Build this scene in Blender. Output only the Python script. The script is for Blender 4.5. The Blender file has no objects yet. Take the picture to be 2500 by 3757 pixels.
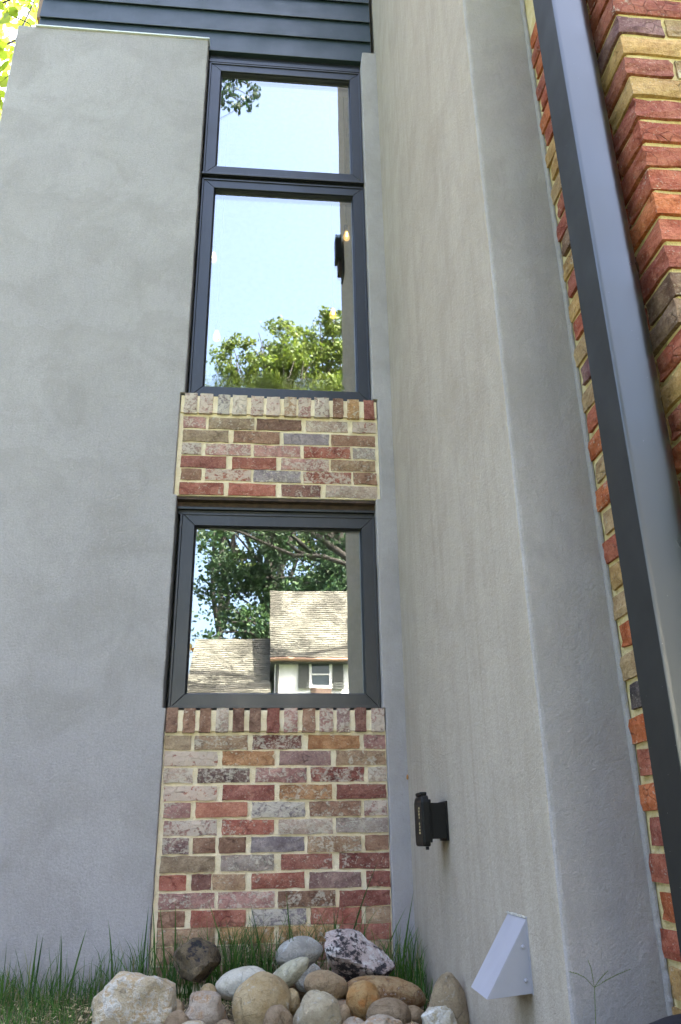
import bpy, bmesh, math, random
from mathutils import Vector, Matrix, noise
random.seed(7)
rad = math.radians
scene = bpy.context.scene

# ------------------------------------------------------------------ camera
cam_data = bpy.data.cameras.new('camera')
cam = bpy.data.objects.new('camera', cam_data)
scene.collection.objects.link(cam)
right = Vector((0.99528884, -0.09578421, -0.01501694))
down = Vector((0.02252445, 0.3790846, -0.92508784))
fwd = Vector((0.0943015, 0.92039136, 0.37945616))
cam.matrix_world = Matrix(((right.x, -down.x, -fwd.x, 0), (right.y, -down.y, -fwd.y, 0),
                           (right.z, -down.z, -fwd.z, 0), (0, 0, 0, 1)))
cam_data.sensor_fit = 'VERTICAL'
cam_data.sensor_height = 36.0
cam_data.lens = 36.0 * 2950 / 3757
cam_data.clip_start = 0.05
cam_data.clip_end = 1500
cam_data.dof.use_dof = True
cam_data.dof.focus_distance = 3.3
cam_data.dof.aperture_fstop = 20.0
scene.camera = cam

# ------------------------------------------------------------------ sky, sun, exposure
SUN_EL, SUN_AZ = rad(52), rad(48)          # azimuth from +Y towards +X
world = bpy.data.worlds.new("World")
scene.world = world
world.use_nodes = True
wn = world.node_tree
wn.nodes.clear()
sky = wn.nodes.new('ShaderNodeTexSky')
sky.sky_type = 'NISHITA'
sky.sun_disc = False
sky.sun_elevation = SUN_EL
sky.sun_rotation = SUN_AZ
sky.air_density = 1.0
sky.dust_density = 9.0
sky.ozone_density = 2.2
bg = wn.nodes.new('ShaderNodeBackground')
bg.inputs['Strength'].default_value = 0.15
wo = wn.nodes.new('ShaderNodeOutputWorld')
wn.links.new(sky.outputs[0], bg.inputs[0])
wn.links.new(bg.outputs[0], wo.inputs[0])
sun_d = bpy.data.lights.new('sun', 'SUN')
sun_d.energy = 5.0
sun_d.angle = rad(0.5)
sun_d.color = (1.0, 0.93, 0.82)
sun = bpy.data.objects.new('sun', sun_d)
scene.collection.objects.link(sun)
sdir = Vector((math.sin(SUN_AZ) * math.cos(SUN_EL), math.cos(SUN_AZ) * math.cos(SUN_EL), math.sin(SUN_EL)))
sun.rotation_euler = sdir.to_track_quat('Z', 'Y').to_euler()
vs = scene.view_settings
vs.view_transform = 'Standard'
vs.look = 'None'
vs.gamma = 1
vs.use_curve_mapping = False
vs.exposure = 3.68
scene.cycles.max_bounces = 8
scene.cycles.transparent_max_bounces = 12

GZ = -0.49                                  # ground level below the lens

# ------------------------------------------------------------------ material helpers
class NT:
    def __init__(s, name):
        s.m = bpy.data.materials.new(name); s.m.use_nodes = True
        s.t = s.m.node_tree; s.t.nodes.clear()
        s.out = s.n('ShaderNodeOutputMaterial')
    def n(s, t, **k):
        x = s.t.nodes.new(t)
        for a, b in k.items(): setattr(x, a, b)
        return x
    def l(s, a, b): s.t.links.new(a, b)
    def inp(s, node, key, v):
        if hasattr(v, 'is_output'): s.l(v, node.inputs[key])
        else: node.inputs[key].default_value = v
    def pos(s):
        g = s.n('ShaderNodeNewGeometry'); return g.outputs['Position']
    def vmul(s, v, sc):
        x = s.n('ShaderNodeVectorMath', operation='MULTIPLY'); s.inp(x, 0, v); x.inputs[1].default_value = sc
        return x.outputs[0]
    def vadd(s, a, b):
        x = s.n('ShaderNodeVectorMath', operation='ADD'); s.inp(x, 0, a); s.inp(x, 1, b); return x.outputs[0]
    def noise(s, v, scale, detail=4, rough=0.55, dist=0.0):
        x = s.n('ShaderNodeTexNoise'); s.inp(x, 'Vector', v)
        x.inputs['Scale'].default_value = scale; x.inputs['Detail'].default_value = detail
        x.inputs['Roughness'].default_value = rough; x.inputs['Distortion'].default_value = dist
        return x.outputs['Fac']
    def voro(s, v, scale, feature='F1'):
        x = s.n('ShaderNodeTexVoronoi', feature=feature); s.inp(x, 'Vector', v); x.inputs['Scale'].default_value = scale
        return x.outputs['Distance']
    def rng(s, v, a, b, c=0.0, d=1.0):
        x = s.n('ShaderNodeMapRange'); s.inp(x, 0, v); s.inp(x, 1, a); s.inp(x, 2, b); s.inp(x, 3, c); s.inp(x, 4, d)
        return x.outputs[0]
    def math(s, op, a, b=0.0, c=None):
        x = s.n('ShaderNodeMath', operation=op); s.inp(x, 0, a); s.inp(x, 1, b)
        if c is not None: s.inp(x, 2, c)
        return x.outputs[0]
    def mix(s, f, a, b, mode='MIX'):
        x = s.n('ShaderNodeMix', data_type='RGBA', blend_type=mode)
        s.inp(x, 0, f)
        for k, v in ((6, a), (7, b)):
            if isinstance(v, tuple) and len(v) == 3: v = v + (1,)
            s.inp(x, k, v)
        return x.outputs[2]
    def bump(s, h, strength=0.5, dist=0.001, nrm=None):
        x = s.n('ShaderNodeBump'); s.inp(x, 'Height', h); x.inputs['Strength'].default_value = strength
        x.inputs['Distance'].default_value = dist
        if nrm is not None: s.l(nrm, x.inputs['Normal'])
        return x.outputs[0]
    def bsdf(s, col, rough=0.8, metal=0.0, nrm=None, spec=0.5, coat=0.0, ior=1.5):
        x = s.n('ShaderNodeBsdfPrincipled')
        if isinstance(col, tuple) and len(col) == 3: col = col + (1,)
        s.inp(x, 'Base Color', col); s.inp(x, 'Roughness', rough); s.inp(x, 'Metallic', metal)
        s.inp(x, 'Specular IOR Level', spec); s.inp(x, 'Coat Weight', coat); s.inp(x, 'IOR', ior)
        if nrm is not None: s.l(nrm, x.inputs['Normal'])
        return x.outputs[0]
    def done(s, sh):
        s.l(sh, s.out.inputs[0]); return s.m

def simple(name, col, rough=0.7, metal=0.0, var=0.15, scale=20, bump=0.2, bdist=0.001, spec=0.5):
    t = NT(name); p = t.pos()
    nz = t.noise(p, scale, 4)
    lo = tuple(c * (1 - var) for c in col); hi = tuple(min(1, c * (1 + var)) for c in col)
    c = t.mix(t.rng(nz, .3, .7), lo, hi)
    nr = t.bump(t.noise(p, scale * 8, 3), bump, bdist)
    return t.done(t.bsdf(c, rough, metal, nr, spec))

def stucco_mat(name, c0, c1, c2, streak=False, sscale=1.0):
    t = NT(name); p = t.pos()
    big = t.noise(p, 1.3, 5, .6, .6)
    med = t.noise(p, 4.0, 5, .62, .7)
    fin = t.noise(p, 120, 3, .6)
    gr = t.noise(p, 420, 2, .6)
    c = t.mix(t.rng(big, .33, .67), c0, c1)
    c = t.mix(t.math('MULTIPLY', t.rng(med, .44, .70), .7), c, c2)
    tr_ = t.noise(t.vmul(t.vadd(p, t.vmul(p, (.35, .0, .35))), (26, 26, 7)), 1.0, 5, .7, 1.6)
    c = t.mix(t.math('MULTIPLY', t.rng(tr_, .52, .68), .22), c, tuple(x * .8 for x in c2))
    c = t.mix(t.math('MULTIPLY', t.rng(tr_, .30, .44, 1, 0), .18), c, tuple(x * 1.15 for x in c1))
    sw = t.noise(t.vadd(p, (5, 2, 8)), 9.0, 6, .68, 2.2)
    c = t.mix(t.math('MULTIPLY', t.rng(sw, .54, .70), .2), c, c2)
    c = t.mix(t.math('MULTIPLY', t.rng(sw, .28, .44, 1, 0), .16), c, tuple(x * 1.12 for x in c1))
    if streak:
        st = t.noise(t.vmul(p, (20, 22, 1.1)), 1.0, 5, .65, .35)
        c = t.mix(t.math('MULTIPLY', t.rng(st, .47, .70), .6), c, c2)
        st2 = t.noise(t.vmul(p, (8, 9, .5)), 1.0, 3, .6, .2)
        c = t.mix(t.math('MULTIPLY', t.rng(st2, .5, .7), .3), c, tuple(x * 1.13 for x in c0))
    # pinholes and rubbed trowel marks
    pin = t.voro(t.vadd(p, t.vmul(p, (.3, .1, .2))), 34)
    pm = t.math('LESS_THAN', pin, .035)
    pm = t.math('MULTIPLY', pm, t.rng(t.noise(p, 9, 1), .52, .56))
    c = t.mix(t.math('MULTIPLY', pm, .7), c, (.10, .10, .09))
    c = t.mix(t.rng(gr, .3, .7, 0, .45), c, tuple(x * .62 for x in c0))
    c = t.mix(t.rng(fin, .50, .66, 0, .16 * sscale), c, tuple(x * .66 for x in c0))
    c = t.mix(t.rng(fin, .34, .48, .16 * sscale, 0), c, tuple(min(.6, x * 1.3) for x in c1))
    zs_ = t.n('ShaderNodeSeparateXYZ'); t.l(p, zs_.inputs[0])
    for zl in (3.06, 1.62, 2.3):          # lap marks where one day's coat met the next
        dd = t.math('SUBTRACT', t.math('ADD', zs_.outputs[2], t.rng(t.noise(p, 2.6, 4, .6), .3, .7, -.09, .09)), zl)
        lap = t.math('MULTIPLY', t.rng(dd, -.16, 0, 0, 1), t.rng(dd, 0, .006, 1, 0))
        c = t.mix(t.math('MULTIPLY', lap, .30), c, c2)
    # soil splash and damp near the ground: real dirt, ragged top
    z = t.n('ShaderNodeSeparateXYZ'); t.l(p, z.inputs[0])
    zz = t.math('ADD', z.outputs[2], t.rng(t.noise(p, 14, 4), .3, .7, -.05, .05))
    c = t.mix(t.rng(zz, GZ, GZ + .13, .55, 0), c, (.22, .19, .15))
    h = t.math('ADD', t.math('MULTIPLY', fin, .75), t.math('MULTIPLY', gr, .35))
    h = t.math('ADD', h, t.math('MULTIPLY', t.noise(p, 28, 3, .6, .4), .8))
    n1 = t.bump(h, 1.0, .0042 * (.5 + .5 * sscale))
    n2 = t.bump(t.noise(p, 2.2, 2, .5), .3, .010, n1)
    return t.done(t.bsdf(c, .93, 0, n2, .2))

M_stucco = stucco_mat('stucco_grey', (.345, .320, .320), (.39, .365, .362), (.266, .245, .231))
M_stucco_warm = stucco_mat('stucco_trowelled_warm_lit', (.41, .352, .285), (.45, .392, .325), (.32, .268, .21), True, .6)  # warm bounce light tinted into the base colours; trowel streaks are its own
M_stucco_side = stucco_mat('stucco_rough', (.355, .325, .322), (.405, .374, .37), (.296, .268, .256), False, .25)

def brick_mat():
    t = NT('reclaimed_brick'); p = t.pos()
    oi = t.n('ShaderNodeObjectInfo')
    off = t.n('ShaderNodeCombineXYZ')
    rr = t.math('MULTIPLY', oi.outputs['Random'], 60)
    t.l(rr, off.inputs[0]); t.l(rr, off.inputs[1]); t.l(rr, off.inputs[2])
    q = t.vadd(p, off.outputs[0])
    base = oi.outputs['Color']
    v1 = t.noise(q, 38, 5, .65, .4)
    v2 = t.noise(q, 14, 4, .6, .8)
    dark = t.mix(1.0, base, (.50, .42, .42), 'MULTIPLY')
    lite = t.mix(.22, base, (.60, .42, .28))
    c = t.mix(t.rng(v2, .30, .72), dark, lite)
    v3 = t.noise(t.vmul(q, (1, 1, 1.5)), 85, 4, .75, .6)
    c = t.mix(t.rng(v3, .50, .66, 0, .7), c, t.mix(1.0, base, (.42, .34, .34), 'MULTIPLY'))
    c = t.mix(t.rng(v3, .30, .44, .55, 0), c, t.mix(.4, base, (.58, .46, .34)))
    c = t.mix(t.rng(v1, .56, .72, 0, .75), c, t.mix(1.0, base, (.34, .30, .30), 'MULTIPLY'))
    g = t.noise(q, 190, 3, .7)
    c = t.mix(t.rng(g, .60, .70, 0, .55), c, (.48, .43, .34))
    c = t.mix(t.rng(g, .28, .40, .6, 0), c, (.05, .035, .03))
    # old lime and paint clinging in patches
    w = t.math('ADD', t.math('MULTIPLY', t.noise(q, 30, 6, .72, 1.0), .6), t.math('MULTIPLY', t.noise(t.vmul(q, (1, 1, 1.6)), 95, 4, .7), .4))
    th = t.rng(oi.outputs['Alpha'], 0, 1, .68, .395)
    th2 = t.math('ADD', th, .045)
    wm = t.rng(w, th, th2)
    c = t.mix(t.math('MULTIPLY', wm, .66), c, (.62, .545, .44))
    tc = t.n('ShaderNodeTexCoord'); gs = t.n('ShaderNodeSeparateXYZ'); t.l(tc.outputs['Generated'], gs.inputs[0])
    ng = t.n('ShaderNodeNewGeometry'); ns = t.n('ShaderNodeSeparateXYZ'); t.l(ng.outputs['True Normal'], ns.inputs[0])
    ds = []
    for k, size in enumerate((.19, .19, .056)):
        a = t.math('MULTIPLY', t.math('MINIMUM', gs.outputs[k], t.math('SUBTRACT', 1.0, gs.outputs[k])), size)
        ds.append(t.math('ADD', a, t.math('MULTIPLY', t.math('ABSOLUTE', ns.outputs[k]), 3.0)))
    de = t.math('MINIMUM', t.math('MINIMUM', ds[0], ds[1]), ds[2])
    de = t.math('ADD', de, t.rng(t.noise(q, 55, 5, .7, .5), .3, .7, -.0085, .010))
    sm = t.rng(de, .0035, .0060, 1, 0)
    c = t.mix(t.math('MULTIPLY', sm, .85), c, (.66, .56, .38))
    h = t.math('ADD', t.math('MULTIPLY', v1, .8), t.math('MULTIPLY', t.noise(q, 260, 3, .7), .5))
    h = t.math('ADD', h, t.math('MULTIPLY', wm, .25))
    cr = t.voro(t.vadd(q, t.vmul(q, (.2, .1, .4))), 26, 'DISTANCE_TO_EDGE')
    h = t.math('ADD', h, t.math('MULTIPLY', t.rng(cr, 0, .03, -1, 0), t.rng(t.noise(q, 11, 2), .52, .6, 0, .9)))
    return t.done(t.bsdf(c, .88, 0, t.bump(h, 1.0, .0050), .22))
M_brick = brick_mat()

def mortar_mat(name, c0, c1):
    t = NT(name); p = t.pos()
    n1 = t.noise(p, 22, 4, .6); n2 = t.noise(p, 170, 3, .7)
    c = t.mix(t.rng(n1, .35, .65), c0, c1)
    c = t.mix(t.rng(n2, .55, .75, 0, .5), c, (.70, .66, .54))
    c = t.mix(t.rng(n2, .25, .38, .55, 0), c, (.20, .16, .09))
    h = t.math('ADD', n2, t.noise(p, 60, 4, .7))
    return t.done(t.bsdf(c, .95, 0, t.bump(h, 1.0, .004), .15))
M_mortar = mortar_mat('cream_mortar', (.70, .575, .37), (.82, .71, .52))
M_mortar2 = mortar_mat('yellow_mortar', (.60, .47, .22), (.74, .61, .36))

def metal_paint(name, col, rough=.34, spec=.6, dust=.25, metal=0.0, coat=0.0, bs=.12, ior=1.5):
    t = NT(name); p = t.pos()
    n1 = t.noise(p, 6, 4); n2 = t.noise(t.vmul(p, (1, 1, .25)), 60, 4, .7)
    c = t.mix(t.rng(n2, .52, .75, 0, dust), col, tuple(x * 2.2 + .02 for x in col))
    sp = t.math('LESS_THAN', t.voro(p, 45), .028)
    c = t.mix(t.math('MULTIPLY', sp, .5), c, (.35, .34, .31))
    r = t.rng(n1, .3, .7, rough * .85, rough * 1.25)
    return t.done(t.bsdf(c, r, metal, t.bump(t.noise(p, 5, 2), bs, .004), spec, coat, ior))
M_frame = metal_paint('charcoal_frame_paint', (.010, .011, .015), .38)
M_siding = metal_paint('slate_board_paint', (.018, .030, .037), .46, .4, .12)
M_pipe = metal_paint('downspout_paint', (.009, .008, .007), .30, .75, 0.0, 0, 0.0, 0.0, 1.62)
M_pipe_shaded = metal_paint('downspout_shaded_side', (.014, .013, .011), .55, .22, .02, 0, 0.0, 0.0)  # same painted pipe; the left face's shade is built into this duller copy
M_black = simple('black_plastic', (.006, .0055, .005), .55, 0, .2, 30, .15, .001, .22)
M_navy = simple('black_drain_plastic', (.006, .007, .012), .6, 0, .2, 30, .15, .001, .2)
M_lintel = simple('rusty_lintel', (.055, .032, .022), .8, 0, .5, 30, .5, .003)
M_cap = simple('white_cap_metal', (.62, .64, .63), .5, 0, .08, 20, .1)
M_hood = simple('pale_galvanised_paint', (.30, .295, .33), .5, 0, .05, 14, .08)
M_caulk = simple('dark_sealant', (.02, .02, .022), .6)
M_brass = simple('gold_lettering', (.42, .33, .16), .5)

def glass_mat(name, fac, ripple):
    t = NT(name); p = t.pos()
    tr = t.n('ShaderNodeBsdfTransparent'); tr.inputs[0].default_value = (.84, .89, .86, 1)
    gl = t.n('ShaderNodeBsdfGlossy'); gl.inputs['Roughness'].default_value = 0.0
    gl.inputs['Color'].default_value = (.99, .99, .99, 1)
    nrm = t.bump(t.noise(p, 3.0, 2, .4), 1.0, .0003)
    if ripple:
        z = t.n('ShaderNodeSeparateXYZ'); t.l(p, z.inputs[0])
        msk = t.rng(z.outputs[2], 1.98, 2.13, 1, 0)
        msk = t.math('POWER', msk, 2)
        nn = t.noise(t.vmul(p, (26, 1, 30)), 1.0, 2, .5)
        nrm = t.bump(t.math('MULTIPLY', nn, msk), 1.0, .0009, nrm)
    t.l(nrm, gl.inputs['Normal'])
    mx = t.n('ShaderNodeMixShader'); mx.inputs[0].default_value = fac
    t.l(tr.outputs[0], mx.inputs[1]); t.l(gl.outputs[0], mx.inputs[2])
    return t.done(mx.outputs[0])
M_glass = glass_mat('coated_window_glass', .29, False)
M_glass_in = glass_mat('inner_window_glass', .20, False)
M_glass_r = glass_mat('rippled_window_glass', .29, True)

def leaf_mat(name, c0, c1, trans=.5, tcol=None):
    t = NT(name); p = t.pos()
    gi = t.n('ShaderNodeNewGeometry')
    rv = gi.outputs['Random Per Island']
    c = t.mix(rv, c0, c1)
    if name == 'grass_blade': c = t.mix(t.rng(rv, .88, .90), c, (.30, .25, .11))
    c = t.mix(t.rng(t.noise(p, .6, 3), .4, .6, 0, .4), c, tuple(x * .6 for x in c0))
    d = t.bsdf(c, .55, 0, None, .35)
    tl = t.n('ShaderNodeBsdfTranslucent')
    if tcol: tl.inputs[0].default_value = tcol + (1,)
    else: t.l(c, tl.inputs[0])
    mx = t.n('ShaderNodeMixShader'); mx.inputs[0].default_value = trans
    t.l(d, mx.inputs[1]); t.l(tl.outputs[0], mx.inputs[2])
    return t.done(mx.outputs[0])
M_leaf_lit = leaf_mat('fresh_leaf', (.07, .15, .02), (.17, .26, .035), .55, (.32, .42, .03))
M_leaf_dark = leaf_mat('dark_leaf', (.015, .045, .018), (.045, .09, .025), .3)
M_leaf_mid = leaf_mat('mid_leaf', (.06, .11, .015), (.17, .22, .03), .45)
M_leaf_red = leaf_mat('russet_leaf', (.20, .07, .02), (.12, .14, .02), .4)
M_grass = leaf_mat('grass_blade', (.025, .085, .015), (.12, .24, .03), .35)
M_bark = simple('bark', (.022, .019, .016), .95, 0, .4, 12, .8, .01)

# ------------------------------------------------------------------ object helpers
def link(o): scene.collection.objects.link(o); return o
def tag(o, label=None, cat=None, group=None, kind=None):
    if label: o['label'] = label
    if cat: o['category'] = cat
    if group: o['group'] = group
    if kind: o['kind'] = kind
    return o
def empty(name, loc=(0, 0, 0), **k):
    o = bpy.data.objects.new(name, None); o.empty_display_size = .1; o.location = loc
    link(o); return tag(o, **k)
def mobj(name, verts, faces, mat, parent=None, smooth=False, **k):
    me = bpy.data.meshes.new(name); me.from_pydata([tuple(v) for v in verts], [], faces); me.materials.append(mat)
    me.validate(); me.update()
    if smooth: me.polygons.foreach_set('use_smooth', [True] * len(me.polygons))
    o = bpy.data.objects.new(name, me); link(o)
    if parent is not None:
        o.parent = parent
        if parent.parent is not None: o.location = -(parent.parent.location + parent.location) if parent.type == 'EMPTY' else -(parent.parent.location + parent.location)
        else: o.location = -parent.location
    return tag(o, **k)
class MB:
    def __init__(s): s.v = []; s.f = []
    def add(s, v, f):
        b = len(s.v); s.v += [tuple(x) for x in v]; s.f += [tuple(i + b for i in q) for q in f]
    def box(s, x0, x1, y0, y1, z0, z1):
        s.add([(x0, y0, z0), (x1, y0, z0), (x1, y1, z0), (x0, y1, z0), (x0, y0, z1), (x1, y0, z1), (x1, y1, z1), (x0, y1, z1)],
              [(0, 3, 2, 1), (4, 5, 6, 7), (0, 1, 5, 4), (1, 2, 6, 5), (2, 3, 7, 6), (3, 0, 4, 7)])
    def bbox(s, x0, x1, y0, y1, z0, z1, b=.002):
        """box with chamfered edges"""
        bm = bmesh.new(); bmesh.ops.create_cube(bm, size=1)
        for v in bm.verts:
            v.co = Vector(((x0 + x1) / 2 + v.co.x * (x1 - x0), (y0 + y1) / 2 + v.co.y * (y1 - y0), (z0 + z1) / 2 + v.co.z * (z1 - z0)))
        bmesh.ops.bevel(bm, geom=bm.edges[:], offset=b, segments=2, affect='EDGES', profile=.5)
        bm.verts.index_update()
        s.add([v.co[:] for v in bm.verts], [tuple(v.index for v in f.verts) for f in bm.faces]); bm.free()
    def loft(s, rings, closed=True, caps=True):
        n = len(rings[0]); b = len(s.v)
        for r in rings: s.v += [tuple(p) for p in r]
        for i in range(len(rings) - 1):
            for j in range(n if closed else n - 1):
                k = (j + 1) % n
                s.f.append((b + i * n + j, b + i * n + k, b + (i + 1) * n + k, b + (i + 1) * n + j))
        if caps and closed:
            s.f.append(tuple(b + j for j in range(n))[::-1]); s.f.append(tuple(b + (len(rings) - 1) * n + j for j in range(n)))
    def tube(s, pts, rads, n=7, caps=True):
        rings = []; prev = None
        for i, p in enumerate(pts):
            p = Vector(p); d = (Vector(pts[min(i + 1, len(pts) - 1)]) - Vector(pts[max(i - 1, 0)])).normalized()
            a = d.orthogonal().normalized() if prev is None else (prev - d * prev.dot(d)).normalized()
            prev = a; c = d.cross(a)
            rings.append([p + (a * math.cos(6.28318 * k / n) + c * math.sin(6.28318 * k / n)) * rads[i] for k in range(n)])
        s.loft(rings, True, caps)
    def build(s, name, mat, parent=None, smooth=False, **k): return mobj(name, s.v, s.f, mat, parent, smooth, **k)
def nz(x, y, z): return noise.noise(Vector((x, y, z)))

# ------------------------------------------------------------------ ground
def ground():
    t = NT('ground_soil_and_lawn'); p = t.pos()
    s = t.n('ShaderNodeSeparateXYZ'); t.l(p, s.inputs[0])
    n1 = t.noise(p, 30, 5, .7); n2 = t.noise(p, 3, 4, .6); n3 = t.noise(t.vmul(p, (3, 1, 1)), 80, 3, .7)
    soil = t.mix(t.rng(n1, .35, .65), (.045, .032, .02), (.14, .105, .06))
    soil = t.mix(t.rng(n3, .58, .66), soil, (.33, .27, .15))
    lawn = t.mix(t.rng(n1, .3, .7), (.045, .07, .03), (.10, .13, .06))
    lawn = t.mix(t.rng(n2, .45, .7, 0, .6), lawn, (.16, .15, .09))
    m = t.rng(t.math('ADD', s.outputs[1], t.math('MULTIPLY', n2, .4)), 1.4, 1.9)
    c = t.mix(m, lawn, soil)
    M = t.done(t.bsdf(c, .95, 0, t.bump(n1, 1, .01), .2))
    v = []; f = []
    N = 40
    xs = [-300, -60, -20, -8, -4] + [-3 + i * .15 for i in range(41)] + [4, 8, 20, 60, 300]
    ys = [-300, -60, -20, -8, -3] + [-1 + i * .15 for i in range(31)] + [4, 8, 20, 60, 300]
    for y in ys:
        for x in xs:
            near = abs(x) < 3.2 and -1.1 < y < 3.6
            v.append((x, y, GZ + (.014 * nz(x * 3, y * 3, 1) if near else 0)))
    w = len(xs)
    for j in range(len(ys) - 1):
        for i in range(w - 1): f.append((j * w + i, j * w + i + 1, (j + 1) * w + i + 1, (j + 1) * w + i))
    mobj('ground', v, f, M, None, True, kind='structure')
ground()

# ------------------------------------------------------------------ stucco walls
def edge(z, lo, win, mid, top):
    if z < .50: e = lo
    elif z < 1.42: e = win
    elif z < 1.935: e = mid
    else: e = top
    return e
def zrange(a, b, d):
    n = max(1, int((b - a) / d)); return [a + (b - a) * i / n for i in range(n + 1)]
YW = 3.283
mb = MB(); rings = []
zs = sorted(set([round(z, 4) for z in zrange(-.6, 4.256, .03)] + [.499, .501, 1.419, 1.421, 1.934, 1.936]))
for z in zs:
    xr = edge(z, -.371, -.384, -.398, -.379) + .0022 * nz(1, z * 9, 3) + .0015 * nz(4, z * 40, 3)
    xl = -1.436 + .004 * nz(7, z * 5, 2)
    r = [(xl, 3.44, z), (xl, YW + .012, z), (xl + .004, YW + .004, z), (xl + .012, YW, z)]
    for k in range(1, 12):
        x = xl + (xr - xl) * k / 12; r.append((x, YW + .0022 * nz(x * 2.2, z * 2.2, 5), z))
    r += [(xr - .006, YW, z), (xr - .0015, YW + .0015, z), (xr, YW + .006, z), (xr, 3.44, z)]
    rings.append(r)
mb.loft(rings)
left = mb.build('stucco_wall', M_stucco, None, False, label='broad grey stucco wall on the left, its flat top just under the dark siding', cat='wall', kind='structure')
# narrow strip right of the windows
mb = MB(); rings = []
for z in [z for z in zs if z <= 4.25] + [4.25]:
    xl = edge(z, .507, .497, .520, .498) + .002 * nz(11, z * 9, 3) + .0015 * nz(4, z * 40, 9)
    if z > 4.18: xl += (z - 4.18) * .12
    xr = .5875
    r = [(xl, 3.44, z), (xl, YW + .006, z), (xl + .0015, YW + .0015, z), (xl + .006, YW, z), (xl + .03, YW + .0012 * nz(1, z * 6, 7), z), (xl + .055, YW + .001 * nz(3, z * 6, 7), z), (xr, YW + .001, z), (xr + .004, 3.44, z)]
    rings.append(r)
mb.loft(rings)
mb.build('stucco_wall', M_stucco_side, None, False, label='narrow upright stucco strip between the windows and the deep side wall', cat='wall', kind='structure')
# wing: deep side wall and its front face
mb = MB(); rings = []
zs2 = zrange(-.6, 7.0, .045)
for z in zs2:
    w1 = .0025 * nz(2, z * 3, 3) + .0012 * nz(2, z * 22, 13); w2 = .003 * nz(9, z * 2.2, 3)
    r = [(.5905, 3.46, z)]
    for k in range(0, 13):
        y = 3.300 - (3.300 - 1.625) * k / 12
        x = .587 - (3.3 - y) * (.0312 / 1.7) + .0022 * nz(y * 2.5, z * 2, 4)
        r.append((x, y, z))
    cx, cy, cr = .5565 + w1 + .011, 1.600 + .011 + w1, .011
    for k in range(4):
        a = math.pi + k * math.pi / 6
        r.append((cx + cr * math.cos(a), cy + cr * math.sin(a), z))
    for k in range(1, 7): r.append((.568 + (.7415 - .568) * k / 6, 1.600 + w1 * .3 + .0015 * nz(k * .8, z * 3, 8) - (.004 * max(0, nz(0, z * 7, 21)) if k >= 5 else 0), z))
    r += [(.9, 1.602, z), (.9, 3.46, z)]
    rings.append(r)
mb.loft(rings)
# split into the trowelled side face with warm light in its colour and the rough front face by material slot
o = mb.build('stucco_wall', M_stucco_warm, None, False, label='tall stucco side wall projecting toward the viewer, holding the black outlet box and pale hood', cat='wall', kind='structure')
o.data.materials.append(M_stucco_side)
for pl in o.data.polygons:
    if pl.center.y < 1.607 and pl.normal.y < -.6: pl.material_index = 1

# house body behind the facades (keeps the interior dark and throws the shade)
mb = MB()
mb.box(-1.30, -.40, 3.441, 3.50, GZ - .1, 7.0); mb.box(.515, 6.5, 3.461, 3.52, GZ - .1, 7.0)
mb.box(-.399, .514, 3.442, 3.50, GZ - .1, .49); mb.box(-.399, .514, 3.442, 3.50, 1.37, 1.925); mb.box(-.399, .514, 3.442, 3.50, 4.14, 7.0)
mb.box(-1.30, -1.2, 3.501, 10, GZ - .1, 7.0); mb.box(6.4, 6.5, 3.521, 10, GZ - .1, 7.0); mb.box(-1.199, 6.39, 9.9, 10, GZ - .1, 7.0)
mb.box(-1.34, 6.6, 3.40, 10.1, 7.001, 7.25); mb.box(.901, 6.5, 1.62, 3.455, GZ - .1, 7.0); mb.box(.58, 6.6, 1.55, 3.39, 7.001, 7.25)
mb.box(-1.19, 1.6, 5.9, 6.0, GZ, 7.0); mb.box(1.5, 1.6, 3.53, 5.89, GZ, 7.0)
M_body = simple('plain_render', (.30, .29, .27), .9)
mb.build('house_body', M_body, None, False, kind='structure')

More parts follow.
